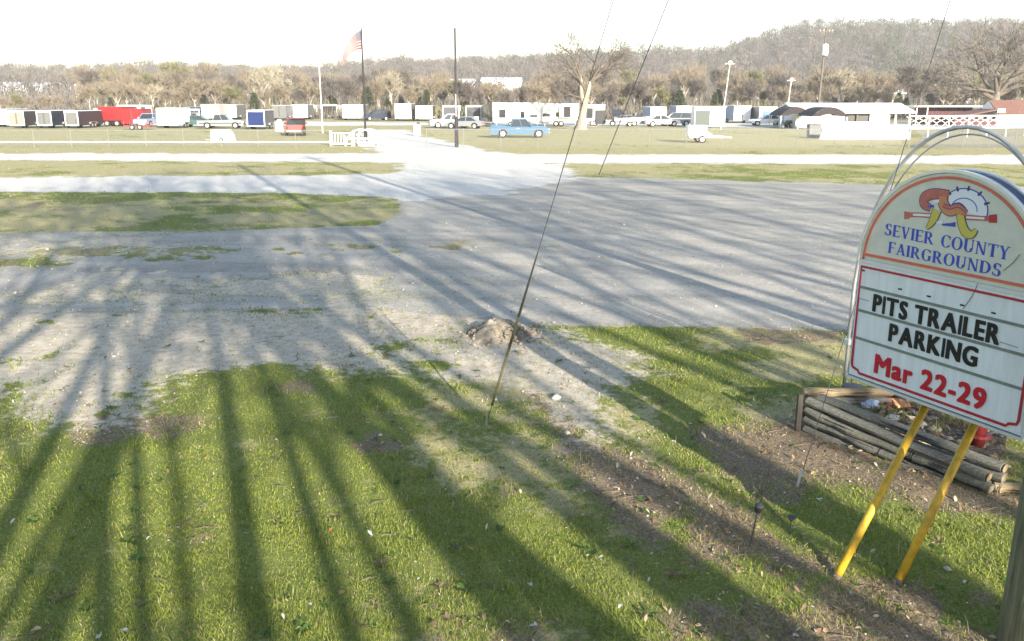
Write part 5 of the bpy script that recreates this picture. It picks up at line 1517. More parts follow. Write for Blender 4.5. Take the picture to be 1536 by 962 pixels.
taper([(.35, 2.29), (.325, 2.20), (.285, 2.125), (.25, 2.085)], [.10, .085, .05, .015], E_yel, 'streamer', 4)
taper([(.63, 2.285), (.66, 2.19), (.715, 2.11), (.785, 2.095), (.83, 2.15)], [.075, .085, .09, .07, .03], E_yel, 'streamer', 4)
for s, z, w in ((.40, 2.17, .035), (.47, 2.155, .03), (.55, 2.165, .05), (.33, 2.38, .035), (.27, 2.32, .03)):
    taper([(s - .035, z - .006), (s + .035, z + .006)], [w * .5, w], E_wht if w == .035 else M_bluel, 'speck', 5)
# legs, and the arm that ties the board to the wooden pole
inv = Matrix.Rotation(-SIGN.rotation_euler.z, 4, 'Z') @ Matrix.Translation(-Vector(SIGN.location))
def to_sign(p): return inv @ Vector(p)
for (fx, fy), (s, z) in (((2.356, 5.69), (.41, .13)), ((2.783, 5.63), (1.015, .13))):
    f = to_sign((fx, fy, -.05)); tp = Vector((lx(s), TH * .5, lz(z)))
    d = (tp - f).normalized()
    o = MB().tube([f, f + (tp - f) * .5, tp + d * .06], .030, 12).build('leg', M_yel, SIGN, smooth=True)
    MB().tube([f + d * .04, f + d * .08], .033, 12).build('leg_foot', M_wood, o)
pw = to_sign((3.31, 4.9, 1.9))
MB().tube([(hw - .02, TH * .5, 1.9), (hw + .12, TH * .5, 1.9), (pw.x - .1, pw.y, 1.9)], .025, 8).build('mounting_arm', M_steel, SIGN)

# ---------------- arch of galvanised pipe standing in the planter round the sign
ARX = thing('pipe_arch', 'grey galvanised pipe arch rising behind the dome topped sign', 'arch', (4.4786 + .10 * SU[0], 8.8682 + .10 * SU[1], 0), math.atan2(SU[1], SU[0]))
pts = [(-1.23, -.02, -.05), (-1.23, -.02, .5)] + [(-1.23 * math.cos(math.pi * k / 32), -.02, 1.14 + 2.0 * math.sin(math.pi * k / 32)) for k in range(33)] + [(1.23, -.02, .5), (1.23, -.02, -.05)]
MB().tube(pts, .021, 10).build('arch_pipe', M_steel, ARX, smooth=True)
MB().tube([(-1.19, .05, -.05), (-1.19, .05, 1.14)] + [(-1.19 * math.cos(math.pi * k / 32), .05, 1.14 + 1.93 * math.sin(math.pi * k / 32)) for k in range(1, 32)] + [(1.19, .05, 1.14), (1.19, .05, -.05)], .009, 6).build('inner_rod', M_steel, ARX)
MB().bbox((-1.28, -.07, .6), (-1.18, .03, .66)).build('clamp', M_edge, ARX)

# ---------------- planter of landscape timbers
PL = thing('timber_planter', 'low planter of stacked weathered landscape timbers beneath the sign', 'planter', (0, 0, 0))
cA = gp(1203, 650); cB = gp(1480, 747)
ft = (cB - cA).normalized(); fn = Vector((-ft.y, ft.x, 0))
if fn.y < 0: fn = -fn
def timber(p, q, r, m, seed, ends=True):
    """a log with two flat sides and a slight warp"""
    rg = random.Random(seed); p = Vector(p); q = Vector(q); n = 7; b = MB()
    pts = []; rs = []
    for k in range(n + 1):
        v = p.lerp(q, k / n) + Vector((rg.uniform(-.012, .012), rg.uniform(-.012, .012), rg.uniform(-.008, .008) - (.012 * math.sin(math.pi * k / n) if seed % 3 == 0 else 0)))
        pts.append(v); rs.append(r * rg.uniform(.9, 1.07))
    b.tube(pts, rs, 10, flat=.82)
    o = b.build('timber', m, PL, smooth=False)
    d0 = (q - p); g_ = MB()
    for w in range(3):
        a0 = rg.uniform(.05, .6); a1 = a0 + rg.uniform(.15, .35); nn = Vector((-d0.y, d0.x, 0)).normalized(); nn = -nn if nn.y > 0 else nn; hz = rg.uniform(-.02, .03)
        e = r * .965
        u0 = p.lerp(q, a0) + nn * e * math.cos(hz / r) + Vector((0, 0, hz)); u1 = p.lerp(q, min(a1, .97)) + nn * e * math.cos(hz / r) + Vector((0, 0, hz + rg.uniform(-.006, .006)))
        g_.tube([u0, u0.lerp(u1, .5), u1], [.001, .0075, .001], 5)
    g_.build('split', M_ink, o)
    c = MB(); d = (q - p).normalized()
    c.tube([q + d * .001, q + d * .004], r * .86, 10, flat=.82); c.build('cut_end', M_timber2, o)
    return o
Ln = (cB - cA).length
for i in range(4):
    z0 = .05 + .098 * i
    zr = z0 - .175
    off = fn * .055
    p = cA + off + Vector((0, 0, z0)); q = cA + ft * (Ln * (1.0 if i % 2 == 0 else .985)) + off + Vector((0, 0, zr))
    if i in (1, 2):   # this course is two lengths
        k = .46 if i == 1 else .62
        timber(p, p.lerp(q, k - .004), .055, M_timber, 10 + i); timber(p.lerp(q, k + .004), q, .055, M_timber, 20 + i)
    else: timber(p, q, .056, M_timber, 30 + i)
for i in range(4):
    z0 = .06 + .098 * i; off = fn * .185
    p = cA + off + ft * .06 + Vector((0, 0, z0 + .02)); q = cA + ft * (Ln * 1.02) + off + Vector((0, 0, z0 - .11))
    timber(p, q, .058, M_timber, 40 + i)
bA = gp(1212, 590, .40); bB = gp(1420, 588, .40)
for i in range(4):
    z = .05 + .098 * i
    a = Vector((bA.x + .02, bA.y + .20, z)); b_ = Vector((bA.x + 1.0, bA.y + .22, z)); c = Vector((bA.x + 2.3, bA.y + .26, z))
    timber(a, b_ - Vector((.003, 0, 0)), .056, M_timber2 if i == 3 else M_timber, 50 + i); timber(b_ + Vector((.003, 0, 0)), c, .056, M_timber if i != 3 else M_timber2, 60 + i)  # top course takes the paler timber: its sunlight is put into the colour
p = cA + Vector((-.04, .03, 0)); MB().box((p.x, p.y, .2), (.05, .05, .44)).build('corner_stake', mat('dark_stake', (.05, .042, .033), .9), PL)
eA = gp(1490, 742); timber((eA.x + .02, eA.y + .05, .06), (eA.x + .02 + .95, eA.y - .12, .05), .058, M_timber2, 71)
# soil heaped inside
sn = 34; vs = []; fs = []
c0 = cA + fn * .22; c1 = cB + fn * .22; c2 = Vector((cB.x + 1.5, cB.y + .6, 0)); c3 = Vector((bA.x + 2.3, bA.y + .22, 0)); c3b = Vector((bA.x + .1, bA.y + .15, 0))
XS = []
for i in range(sn + 1):
    for j in range(sn + 1):
        u, v = i / sn, j / sn
        p = c0.lerp(c1, u).lerp(c3b.lerp(c3, u), v)
        XS.append((p.x, p.y, u, v))
XS = np.array(XS)
zz = .20 - .06 * XS[:, 2] + .12 * (fbm(XS[:, 0] * 3, XS[:, 1] * 3, 55) - .5) + .07 * (fbm(XS[:, 0] * 11, XS[:, 1] * 11, 56) - .5) - .02
for i in range(sn):
    for j in range(sn): k = i * (sn + 1) + j; fs.append((k, k + sn + 1, k + sn + 2, k + 1))
soil_v = np.stack([XS[:, 0], XS[:, 1], zz], -1)
o = fast_mesh('planter_soil', soil_v, np.array(fs), M_soil, PL, smooth=True)
def debris():
    nr = np.random.RandomState(33); n = 620
    k = nr.choice(len(soil_v), n); P = soil_v[k] + np.stack([nr.normal(0, .05, n), nr.normal(0, .05, n), nr.uniform(0, .02, n)], -1)
    V, F, C = leaf_shape(nr, n, P[:, 0], P[:, 1], P[:, 2] + .01, nr.uniform(.012, .05, n), LEAFC[nr.choice(len(LEAFC), n, p=[.08, .22, .25, .22, .08, .15])])
    tag(fast_mesh('planter_litter', V, F, M_leaf, colors=C), 'dead leaves lying over the soil inside the timber planter', 'leaves', kind='stuff')
    b = MB(); rg = random.Random(5)
    for q in range(150):
        v = soil_v[rg.randrange(len(soil_v))]; s = rg.uniform(.012, .04)
        b.ico((v[0] + rg.uniform(-.05, .05), v[1] + rg.uniform(-.05, .05), v[2] + s * .3), s, rg, .35, (1.2, 1, .7))
    tag(b.build('planter_rubble', mat('rubble', (.30, .25, .19), .9, var=.5, scale=2.5)), 'small stones and clods over the planter soil', 'rubble', kind='stuff')
    # green weeds and dry stalks
    n = 1500; k = nr.choice(len(soil_v), n); c = soil_v[k[: 40]][nr.randint(0, 40, n)] + np.concatenate([nr.normal(0, .05, (n, 2)), np.zeros((n, 1))], 1)
    d = np.stack([nr.normal(0, .5, n), nr.normal(0, .5, n), np.ones(n)], -1); ln = nr.uniform(.03, .13, (n, 1)); s = nr.normal(0, .003, (n, 3)); s[:, 2] = 0
    V = np.stack([c - s, c + s, c + d * ln], 1).reshape(-1, 3); q = nr.rand(n, 1)
    C = np.where(q < .6, np.array([[.12, .19, .03]]), np.array([[.36, .29, .14]]))
    tag(fast_mesh('planter_weeds', V, np.arange(3 * n).reshape(-1, 3), M_blade, colors=np.repeat(C, 3, axis=0)), 'weeds and dry stalks sprouting in the planter', 'weeds', kind='stuff')
def post(px, py, r, h, label, m):
    p = gp(px, py, .15); t = thing('steel_post', label, 'post', (p.x, p.y, .13))
    MB().tube([(0, 0, -.02), (0, 0, h)], r, 14).build('shaft', m, t, smooth=True); MB().tube([(0, 0, h + .001), (0, 0, h + .02)], r * 1.06, 14).build('cap', m, t)
    MB().tube([(0, 0, .08), (0, 0, .11)], r * 1.7, 14).build('base_flange', m, t)
    MB().tube([(0, 0, h * .55), (0, 0, h * .55 + .06)], r * 1.03, 14).build('band', M_wpost, t)
post(1467, 663, .065, .85, 'red steel post in the planter below the second yellow leg', M_redp)
post(1330, 611, .065, .75, 'dark red steel post in the planter near its lit back timber', mat('dark_red_post', (.09, .02, .022), .5, var=.2))
def stone(px, py, z, r, m, label, name='stone', cat='stone'):
    p = gp(px, py, z); rg = random.Random(px); o = MB().ico((0, 0, 0), r, rg, .25, (1.2, 1, .7)).build(name, m, None, (p.x, p.y, z + r * .4)); o.rotation_euler = (0, 0, rg.uniform(0, 3))
    return tag(o, label, cat)
M_ps = mat('pale_stone', (.55, .52, .45), .9, var=.2, scale=9, bump=.4); M_ds = mat('dark_pot', (.06, .06, .065), .6)
stone(1338, 631, .15, .062, M_ps, 'pale round stone in the planter beside the first yellow leg')
stone(1360, 598, .2, .05, M_ps, 'small pale stone at the back of the planter under the sign edge')
stone(1398, 655, .15, .05, mat('brown_stone', (.22, .13, .08), .9, var=.3), 'brown rock on the planter soil between the yellow legs')
def bundle(px, py, z, dims, m, label, name, cat):
    p = gp(px, py, z); rg = random.Random(px); b = MB()
    for k in range(5): b.ico((rg.uniform(-.5, .5) * dims[0], rg.uniform(-.4, .4) * dims[1], rg.uniform(.2, .6) * dims[2]), dims[2] * rg.uniform(.45, .65), rg, .3, (1.2, 1, .8))
    return tag(b.build(name, m, None, (p.x, p.y, z)), label, cat)
bundle(1306, 612, .18, (.09, .08, .12), mat('blue_white_bag', (.42, .50, .68), .5, var=.3, scale=15), 'crumpled blue and white bag in the planter beside the dark red post', 'plastic_bag', 'bag')
bundle(1352, 612, .18, (.11, .09, .11), mat('orange_cloth', (.55, .27, .14), .8, var=.35, scale=12), 'faded orange cloth heap in the planter under the sign', 'cloth_heap', 'cloth')
def pot():
    p = gp(1277, 600, .18); t = thing('plant_pot', 'dark plastic plant pot at the back of the planter by the arch leg', 'pot', (p.x, p.y, .18))
    MB().tube([(0, 0, 0), (0, 0, .14)], [.075, .10], 14).build('pot_wall', M_ds, t); MB().tube([(0, 0, .141), (0, 0, .165)], [.11, .112], 14).build('pot_rim', M_ds, t)
pot()

# ---------------- utility pole at the right edge and its guy wires
POLE = Vector((3.31, 4.9, 0))
UP = thing('wooden_pole', 'thick greenish weathered wooden pole rising past the sign at the picture edge', 'utility pole', POLE)
MB().tube([(0, 0, -.1), (0, 0, 2), (0, 0, 6), (0, 0, 14.2)], [.165, .155, .14, .115], 20).build('shaft', M_bigpole, UP, smooth=True)
MB().bbox((-1.2, -.16, 13.6), (1.2, -.05, 13.74)).build('crossarm', M_bigpole, UP)
for k in (-1.1, -.5, .5, 1.1): MB().tube([(k, -.1, 13.742), (k, -.1, 13.9)], [.045, .03], 8).build('insulator', M_wpost, UP)
def guy(a_px, b_px, POLE, label, r, guard=None, base=None):
    a, b = Vector(ray(*a_px)), Vector(ray(*b_px)); n = a.cross(b)
    z = CAM_H - (n.x * POLE.x + n.y * POLE.y) / n.z
    g = gp(*(base or a_px)); g.z = -.05
    top = Vector((POLE.x, POLE.y, z))
    w = thing('guy_wire', label, 'wire', (g.x, g.y, 0))
    L0 = Vector((g.x, g.y, 0))
    MB().tube([g - L0, g.lerp(top, .3) - L0, g.lerp(top, .65) - L0, top - L0], [r, r * .85, r * .5, r * .4], 6).build('strand', M_wire, w)
    MB().tube([Vector((0, 0, -.05)), Vector((0, 0, .0)) + (top - g) * .012], .014, 6).build('anchor_rod', M_steel, w)
    if guard:
        def at_row(py):
            lo, hi = 0.0, .95
            for _ in range(50):
                m_ = (lo + hi) / 2; q = g.lerp(top, m_)
                dep = depth(q.y, q.z)
                row = 481 - FOC * (q.y * math.sin(PITCH) + (q.z - CAM_H) * math.cos(PITCH)) / dep if dep > .05 else -9e9
                if row > py: lo = m_
                else: hi = m_
            return g.lerp(top, lo)
        p0, p1, p2, p3 = at_row(608), at_row(475), at_row(430), at_row(378)
        MB().tube([p0 - L0, p1 - L0], .0145, 8).build('guard', M_guard, w)
        MB().tube([p1 - L0, p2 - L0, p3 - L0], [.0145, .012, .006], 8).build('grip', mat('dark_grip', (.03, .032, .025), .5), w)
    return w
guy((735, 610), (905, 43), POLE, 'guy wire with an olive yellow guard at its foot, slanting past the dirt pile', .0046, True, (728, 635))
guy((898, 262), (985, 43), POLE, 'long thin guy wire anchored at the far edge of the gravel lot', .020)
POLE2 = Vector((6.35, 9.6, 0))
UP2 = thing('wooden_pole', 'second wooden pole set back beyond the sign, just out of the picture', 'utility pole', POLE2)
MB().tube([(0, 0, -.1), (0, 0, 6), (0, 0, 15)], [.15, .135, .11], 16).build('shaft', M_bigpole, UP2, smooth=True)
MB().bbox((-.9, -.15, 14.3), (.9, -.05, 14.42)).build('crossarm', M_bigpole, UP2)
guy((1195, 730), (1410, 45), POLE2, 'thin guy wire anchored on the mulch and passing behind the sign', .004)

# ---------------- stake lights, stakes and litter
def stake_light(px0, py0, px1, py1, label):
    p = on_ground(px0, py0); y = p.y
    q = at_dist(px1, py1, y - .03) - p
    t = thing('stake_light', label, 'garden light', p)
    MB().tube([(0, 0, -.03), q * .95], .0055, 6).build('stake', M_wire, t)
    d = q.normalized()
    MB().tube([q * .93, q * 1.02, q * 1.10], [.018, .030, .034], 10).build('lamp_body', M_char, t)
    MB().tube([q * 1.101, q * 1.14, q * 1.18], [.036, .03, .010], 10).build('lamp_cap', mat('dark_cap', (.03, .03, .038), .6), t)
stake_light(1124, 818, 1137, 765, 'small dark garden stake light leaning over the dry grass, taller of the pair')
stake_light(1183, 797, 1187, 778, 'short dark garden stake light nearer the yellow legs')
p = on_ground(1152, 714); t = thing('metal_stake', 'thin rusty metal stake standing alone on the mulch', 'stake', p)
MB().tube([(0, 0, -.03), (.01, 0, .22)], .005, 6).build('rod', M_wood, t); MB().tube([(-.015, 0, .225), (.035, 0, .22)], .008, 6).build('hook', M_wood, t)

# ---------------- dirt pile by the guy wire
def dirt_pile():
    nr = np.random.RandomState(4); c = gp(748, 503); n = 60
    u = np.linspace(-1, 1, n); U, V_ = np.meshgrid(u, u); r = np.hypot(U, V_)
    X = U * .44; Y = V_ * .60
    ca, sa = math.cos(-.5), math.sin(-.5)
    X, Y = X * ca - Y * sa, X * sa + Y * ca
    k = np.clip(1 - r ** 1.6, 0, 1)
    ridge = np.exp(-((U + .15) / .5) ** 2)
    Z = (.25 * k ** .8 * (.55 + .45 * ridge) + .17 * (fbm(X * 5 + 9, Y * 5, 31) - .5) * k ** .4 + .06 * (fbm(X * 16, Y * 16, 32) - .5) * k ** .3 + .03 * (fbm(X * 40, Y * 40, 33) - .5) * k ** .3) - .03 * (r > .98)
    P = np.stack([X.ravel() + c.x, Y.ravel() + c.y, Z.ravel() + gz(c.x, c.y) - .015], -1)
    ii_, jj_ = np.meshgrid(np.arange(n - 1), np.arange(n - 1), indexing='ij'); b = (ii_ * n + jj_).ravel()
    F = np.stack([b, b + 1, b + n + 1, b + n], -1)
    m = mat('pile_earth', (.20, .165, .12), .95, var=.35, scale=7, col2=(.37, .315, .24), bump=.6, bscale=35)
    t = thing('dirt_pile', 'low pile of tan dug earth beside the guarded guy wire', 'dirt pile', (0, 0, 0))
    fast_mesh('mound', P, F, m, t)
    b = MB(); rg = random.Random(6)
    for i in range(520):
        a = rg.uniform(0, 6.28); d = abs(rg.gauss(0, .62)); x, y = d * math.cos(a) * .62, d * math.sin(a) * .68
        h = max(0, .22 * (1 - (d / .8) ** 1.6)) if d < .8 else 0
        s = rg.uniform(.010, .035) * (1.5 if rg.random() < .08 else 1)
        xx, yy = x * ca - y * sa, x * sa + y * ca
        b.ico((c.x + xx, c.y + yy, gz(c.x + xx, c.y + yy) + h * .8 + s * .4), s, rg, .35, (1, 1, .8))
    tag(b.build('clods', m, t), kind='stuff')
dirt_pile()

# ---------------- grass, straw, leaves, pebbles
M_blade = mat('grass_blade', (.08, .12, .03), .7, attr='tint', transl=.35, spec=.25)
M_leaf = mat('dead_leaf', (.3, .2, .1), .85, attr='tint', transl=.15, spec=.2)
def blades(name, n, r0, r1, az_deg, hmin, hmax, wk, seed, label, straw=False, strip=None):
    nr = np.random.RandomState(seed)
    r = np.exp(nr.uniform(math.log(r0), math.log(r1), n)); a = np.radians(nr.uniform(-az_deg, az_deg, n))
    x, y = r * np.sin(a), r * np.cos(a)
    w_, g, d, m, dry = cover(x, y)
    tuft = fbm(x * 1.7, y * 1.7, 71); tuft2 = vnoise(x * 7, y * 7, 72)
    if straw: pr = np.clip(.25 * dry + .7 * m + .15 * d, 0, 1) * (1 - np.maximum(w_, g))
    else: pr = (1 - np.clip(np.maximum.reduce([w_, g, d * .93, m * .85]), 0, 1)) * (0.2 + 1.0 * tuft2) * (1 - .6 * dry)
    keep = nr.rand(n) < pr
    x, y, r, dry, tuft, m = x[keep], y[keep], r[keep], dry[keep], tuft[keep], m[keep]; n = len(x)
    hgt = nr.uniform(hmin, hmax, n) * (.45 + 1.1 * tuft) * (1 - .3 * dry) * (1 + (nr.rand(n) < .04) * .9)
    az_ = nr.uniform(0, 6.283, n); ln = np.abs(nr.normal(.55, .35, n)) if not straw else nr.uniform(1.5, 4, n)
    if straw: hgt *= .4
    dirx, diry = np.cos(az_), np.sin(az_)
    z0 = bump_z(x, y) - .005
    b = np.stack([x, y, z0], -1)
    top = b + np.stack([dirx * ln * hgt, diry * ln * hgt, hgt], -1)
    mid = b * .5 + top * .5 + np.stack([-dirx * ln * hgt * .16, -diry * ln * hgt * .16, hgt * .14], -1)
    w = wk * r * nr.uniform(.6, 1.4, n)
    sa_ = nr.uniform(-1.1, 1.1, n); s = np.stack([np.cos(sa_) * w, np.sin(sa_) * w, np.zeros(n)], -1)
    V = np.stack([b - s, b + s, mid + s * .75, mid - s * .75, top], 1).reshape(-1, 3)
    k = (np.arange(n) * 5)[:, None]
    F = np.concatenate([k + np.array([[0, 1, 2]]), k + np.array([[0, 2, 3]]), k + np.array([[3, 2, 4]])])
    q = nr.rand(n, 1)
    green = np.array([[.098, .146, .020]]) * (1 - q) + np.array([[.32, .345, .066]]) * q
    strw = np.array([[.24, .195, .09]]) * (1 - q) + np.array([[.44, .37, .21]]) * q
    isd = (nr.rand(n) < np.clip(.07 + .5 * dry + .3 * m, 0, .9))[:, None] if not straw else np.ones((n, 1), bool)
    c = np.where(isd, strw, green)
    o = fast_mesh(name, V, F, M_blade, colors=np.repeat(c, 5, axis=0))
    return tag(o, label, 'grass', kind='stuff')
blades('grass', 430000, 4.4, 18, 36, .012, .034, .00042, 201, 'short patchy lawn grass with sun bleached patches')
blades('tall_grass', 16000, 4.4, 17, 36, .04, .075, .00042, 202, 'longer grass blades scattered through the short lawn')
blades('dry_straw', 90000, 4.4, 18, 36, .03, .08, .00040, 203, 'flattened dead straw lying through the thin grass', straw=True)
blades('field_grass', 110000, 20, 62, 36, .02, .05, .00034, 204, 'rough field grass between the gravel lanes')
blades('far_field_grass', 40000, 58, 115, 36, .03, .08, .00034, 205, 'pale field grass before the trailer rows')
def leaf_shape(nr, n, x, y, z, size, cols):
    a = nr.uniform(0, 6.283, n); tl = nr.normal(0, .35, (n, 2))
    ex = np.stack([np.cos(a), np.sin(a), tl[:, 0]], -1); ey = np.stack([-np.sin(a), np.cos(a), tl[:, 1]], -1)
    c = np.stack([x, y, z], -1); up_ = np.array([[0, 0, 1.0]])
    L_ = size[:, None]; W_ = L_ * nr.uniform(.28, .5, (n, 1)); cu = L_ * nr.uniform(.1, .35, (n, 1))
    V = np.stack([c - ex * L_, c - ex * L_ * .2 - ey * W_ + up_ * cu, c + ex * L_ * .4 - ey * W_ * .8 + up_ * cu * .9, c + ex * L_ + up_ * cu * .4, c + ex * L_ * .4 + ey * W_ * .8 + up_ * cu * .9, c - ex * L_ * .2 + ey * W_ + up_ * cu], 1).reshape(-1, 3)
    k = (np.arange(n) * 6)[:, None]
    F = np.concatenate([k + np.array([[0, 1, 5]]), k + np.array([[1, 2, 5]]), k + np.array([[2, 4, 5]]), k + np.array([[2, 3, 4]])])
    return V, F, np.repeat(cols, 6, axis=0)
LEAFC = np.array([[.62, .58, .50], [.45, .36, .25], [.30, .20, .115], [.20, .125, .07], [.52, .44, .33], [.12, .08, .055]])
def litter(name, n, seed, label, size, prob, pick):
    nr = np.random.RandomState(seed)
    r = np.exp(nr.uniform(math.log(4.5), math.log(22), n)); a = np.radians(nr.uniform(-36, 36, n)); x, y = r * np.sin(a), r * np.cos(a)
    w_, g, d, m, dry = cover(x, y)
    keep = nr.rand(n) < prob(w_, g, d, m, dry)
    x, y = x[keep], y[keep]; n = len(x)
    sz = nr.uniform(*size, n)
    V, F, C = leaf_shape(nr, n, x, y, bump_z(x, y) + .006 + .02 * nr.rand(n), sz, LEAFC[nr.choice(len(LEAFC), n, p=pick)])
    return tag(fast_mesh(name, V, F, M_leaf, colors=C), label, 'leaves', kind='stuff')
litter('leaf_litter', 17000, 301, 'brown leaf litter gathered in the bare mulch strips', (.012, .032), lambda w, g, d, m, dr: np.clip(m * .8 + .02, 0, 1) * (1 - w), [.02, .17, .32, .27, .06, .16])
litter('pale_leaf_flecks', 3600, 302, 'pale leaf flecks scattered over the lawn', (.006, .018), lambda w, g, d, m, dr: .16 * (1 - np.maximum(w, g)) + .25 * m, [.12, .33, .22, .08, .25, 0])
def one_leaf(px, py, size, col, label, seed):
    size *= .62; col = tuple(c * .8 for c in col)
    nr = np.random.RandomState(seed); p = on_ground(px, py)
    V, F, C = leaf_shape(nr, 1, np.array([0.]), np.array([0.]), np.array([0.]), np.array([size]), np.array([col]))
    # a second curled lobe
    V2, F2, C2 = leaf_shape(nr, 1, np.array([size * .4]), np.array([0.]), np.array([.01]), np.array([size * .7]), np.array([col]))
    o = fast_mesh('fallen_leaf', np.concatenate([V, V2]), np.concatenate([F, F2 + 6]), M_leaf, colors=np.concatenate([C, C2]))
    o.location = (p.x, p.y, p.z + .03)
    return tag(o, label, 'leaf', 'larger dead leaves lying on the lawn')
for i, (px, py, s, c, lb) in enumerate(((53, 945, .062, (.55, .40, .27), 'largest curled tan leaf, at the bottom edge under the leftmost shadow'), (148, 957, .05, (.5, .55, .52), 'grey white leaf at the bottom edge beside the curled tan leaf'), (187, 948, .045, (.45, .45, .44), 'silvery folded leaf in the grass by the bottom edge'), (20, 788, .04, (.7, .68, .6), 'pale leaf lying out near the picture edge in a sunny strip'), (305, 765, .05, (.42, .42, .40), 'grey leaf with a dark hollow under it in the broad shadow'), (222, 812, .035, (.65, .66, .6), 'white twig and leaf at the foot of the central dark shadow'), (555, 802, .042, (.78, .77, .72), 'bright white leaf alone on the sunlit grass'), (495, 798, .035, (.5, .16, .05), 'small rusty orange leaf on the sunlit grass'), (612, 845, .045, (.28, .14, .07), 'dark rust brown leaf near the white leaves'), (628, 872, .038, (.72, .72, .66), 'white leaf below the rust brown one'), (465, 914, .04, (.7, .7, .64), 'pale star shaped leaf low on the sunlit grass'), (425, 930, .04, (.62, .6, .52), 'cream leaf beside the pale star shaped one'), (795, 882, .04, (.55, .6, .52), 'pale green grey leaf in the shadow stripe'), (930, 912, .045, (.68, .66, .58), 'cream leaf standing up in the thin grass near the bottom'), (900, 840, .04, (.5, .5, .5), 'bluish grey leaf sliver in the shadow stripe'), (800, 942, .055, (.62, .6, .55), 'big pale leaf in the brown litter at the bottom'), (650, 920, .055, (.25, .18, .13), 'big brown leaf in the litter patch at the bottom'), (1228, 756, .05, (.72, .72, .74), 'white scrap like leaf before the planter'), (1195, 845, .045, (.4, .28, .18), 'curled brown leaf left of the first yellow leg foot'))):
    one_leaf(px, py, s, c, lb, 400 + i)
# dry upright weeds against the guy wire and along the dirt edge
def twigs(name, n, seed, label):
    nr = np.random.RandomState(seed); b = MB(); rg = random.Random(seed)
    k = 0
    while k < n:
        r = math.exp(rg.uniform(math.log(4.8), math.log(14))); a = R(rg.uniform(-34, 34)); x, y = r * math.sin(a), r * math.cos(a)
        m_ = cover(np.array([x]), np.array([y]))
        if rg.random() > .12 + m_[3][0]: continue
        z = gz(x, y) + .012; L_ = rg.uniform(.08, .28); t_ = rg.uniform(0, 6.28)
        p = Vector((x, y, z)); q = p + Vector((math.cos(t_) * L_, math.sin(t_) * L_, rg.uniform(0, .03)))
        b.tube([p, p.lerp(q, .5) + Vector((0, 0, rg.uniform(0, .02))), q], [.004, .0035, .002], 4); k += 1
    return tag(b.build(name, mat('twig_wood', (.16, .12, .085), .9, var=.4, scale=8)), label, 'twigs', kind='stuff')
twigs('fallen_twigs', 170, 9, 'small fallen twigs strewn over grass and mulch')
def pebbles():
    nr = np.random.RandomState(12); n = 26000
    r = np.exp(nr.uniform(math.log(5), math.log(30), n)); a = np.radians(nr.uniform(-37, 37, n)); x, y = r * np.sin(a), r * np.cos(a)
    w_, g, d, m, dry = cover(x, y); keep = nr.rand(n) < np.clip(.22 * g + .30 * d + .05 * m + .1 * w_, 0, 1); x, y, r = x[keep], y[keep], r[keep]; n = len(x)
    s = nr.uniform(.006, .017, n) * (1 + (nr.rand(n) < .02) * 1.5) * (.7 + r / 40)
    o8 = np.array([[1, 0, 0], [0, 1, 0], [-1, 0, 0], [0, -1, 0], [0, 0, .75], [0, 0, -.75]])
    V = (o8[None] * s[:, None, None] * nr.uniform(.7, 1.3, (n, 6, 1)))
    an = nr.uniform(0, 6.28, n); ca, sa = np.cos(an)[:, None], np.sin(an)[:, None]
    V = np.stack([V[..., 0] * ca - V[..., 1] * sa, V[..., 0] * sa + V[..., 1] * ca, V[..., 2]], -1) + np.stack([x, y, bump_z(x, y) + .004 + s * .25], -1)[:, None, :]
    f8 = np.array([[0, 1, 4], [1, 2, 4], [2, 3, 4], [3, 0, 4], [1, 0, 5], [2, 1, 5], [3, 2, 5], [0, 3, 5]])
    F = (np.arange(n) * 6)[:, None, None] + f8[None]
    q = nr.rand(n, 1); C = np.array([[.22, .20, .17]]) * (1 - q) + np.array([[.52, .49, .44]]) * q
    return tag(fast_mesh('pebbles', V.reshape(-1, 3), F.reshape(-1, 3), mat('pebble', (.4, .4, .4), .9, attr='tint'), colors=np.repeat(C, 6, axis=0)), 'loose pebbles over the gravel and dirt', 'pebbles', kind='stuff')
pebbles()
debris()
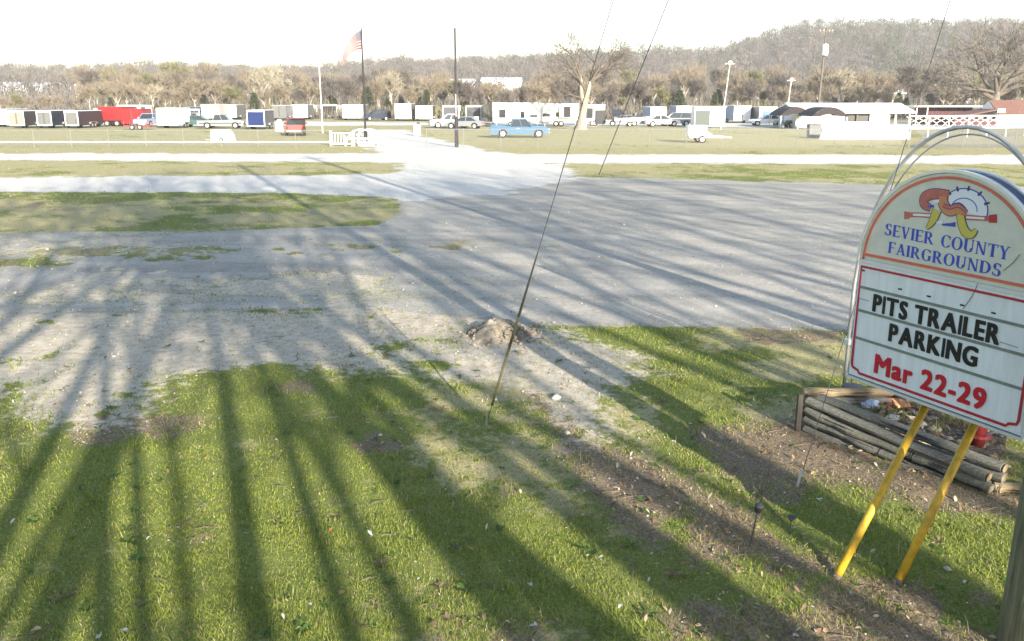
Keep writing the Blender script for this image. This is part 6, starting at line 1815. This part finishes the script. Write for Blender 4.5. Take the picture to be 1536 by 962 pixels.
def weeds():
    nr = np.random.RandomState(44); VV = []; CC = []
    n = 0
    while n < 330:
        r = math.exp(nr.uniform(math.log(4.6), math.log(13))); a = math.radians(nr.uniform(-35, 35)); x, y = r * math.sin(a), r * math.cos(a)
        w_, g, d, m, dry = [float(q[0]) for q in cover(np.array([x]), np.array([y]))]
        if nr.rand() < max(w_, g) or nr.rand() > .25 + fbm(np.array([x * .9]), np.array([y * .9]), 93)[0] ** 2 * 1.6: continue
        n += 1; z = gz(x, y) + .006; k = nr.randint(5, 11); s = nr.uniform(.025, .075); dead = nr.rand() < .3
        for j in range(k):
            t = 6.283 * j / k + nr.normal(0, .25); L_ = s * nr.uniform(.6, 1.2); e = np.array([math.cos(t), math.sin(t), nr.uniform(.1, .7)]); p = np.array([-math.sin(t), math.cos(t), 0]) * L_ * nr.uniform(.12, .26)
            c = np.array([x, y, z]); mid = c + e * L_ * .55; tip = c + e * L_ * np.array([1, 1, .7])
            VV += [c, mid - p, tip, mid + p]
            CC += [np.array([.30, .235, .13]) * nr.uniform(.6, 1.1) if dead else np.array([.075, .135, .03]) * nr.uniform(.7, 1.5)] * 4
    F = np.arange(len(VV)).reshape(-1, 4)
    tag(fast_mesh('lawn_weeds', np.array(VV), F, M_blade, colors=np.array(CC)), 'flat broadleaf weed rosettes dotted through the lawn', 'weeds', kind='stuff')
weeds()
stone(834, 600, gz(*gp(834, 600)[:2]), .06, M_ps, 'flat pale stone by the thin dirt path below the dirt pile')
stone(742, 600, gz(*gp(742, 600)[:2]), .028, M_ps, 'small pale stone at the foot of the guarded guy wire')

# ---------------- the air
HZ = MB().bbox((-1000, -130, -4), (1000, 1250, 90)).build('haze', [])
HZ['kind'] = 'stuff'
hm = bpy.data.materials.new('haze_air'); hm.use_nodes = True
hn = hm.node_tree.nodes; hn.remove(hn['Principled BSDF'])
pv = hn.new('ShaderNodeVolumePrincipled'); pv.inputs['Color'].default_value = (.97, .96, .95, 1); pv.inputs['Density'].default_value = 0.0004; pv.inputs['Anisotropy'].default_value = 0.0
hm.node_tree.links.new(pv.outputs[0], hn['Material Output'].inputs['Volume'])
HZ.data.materials.append(hm)
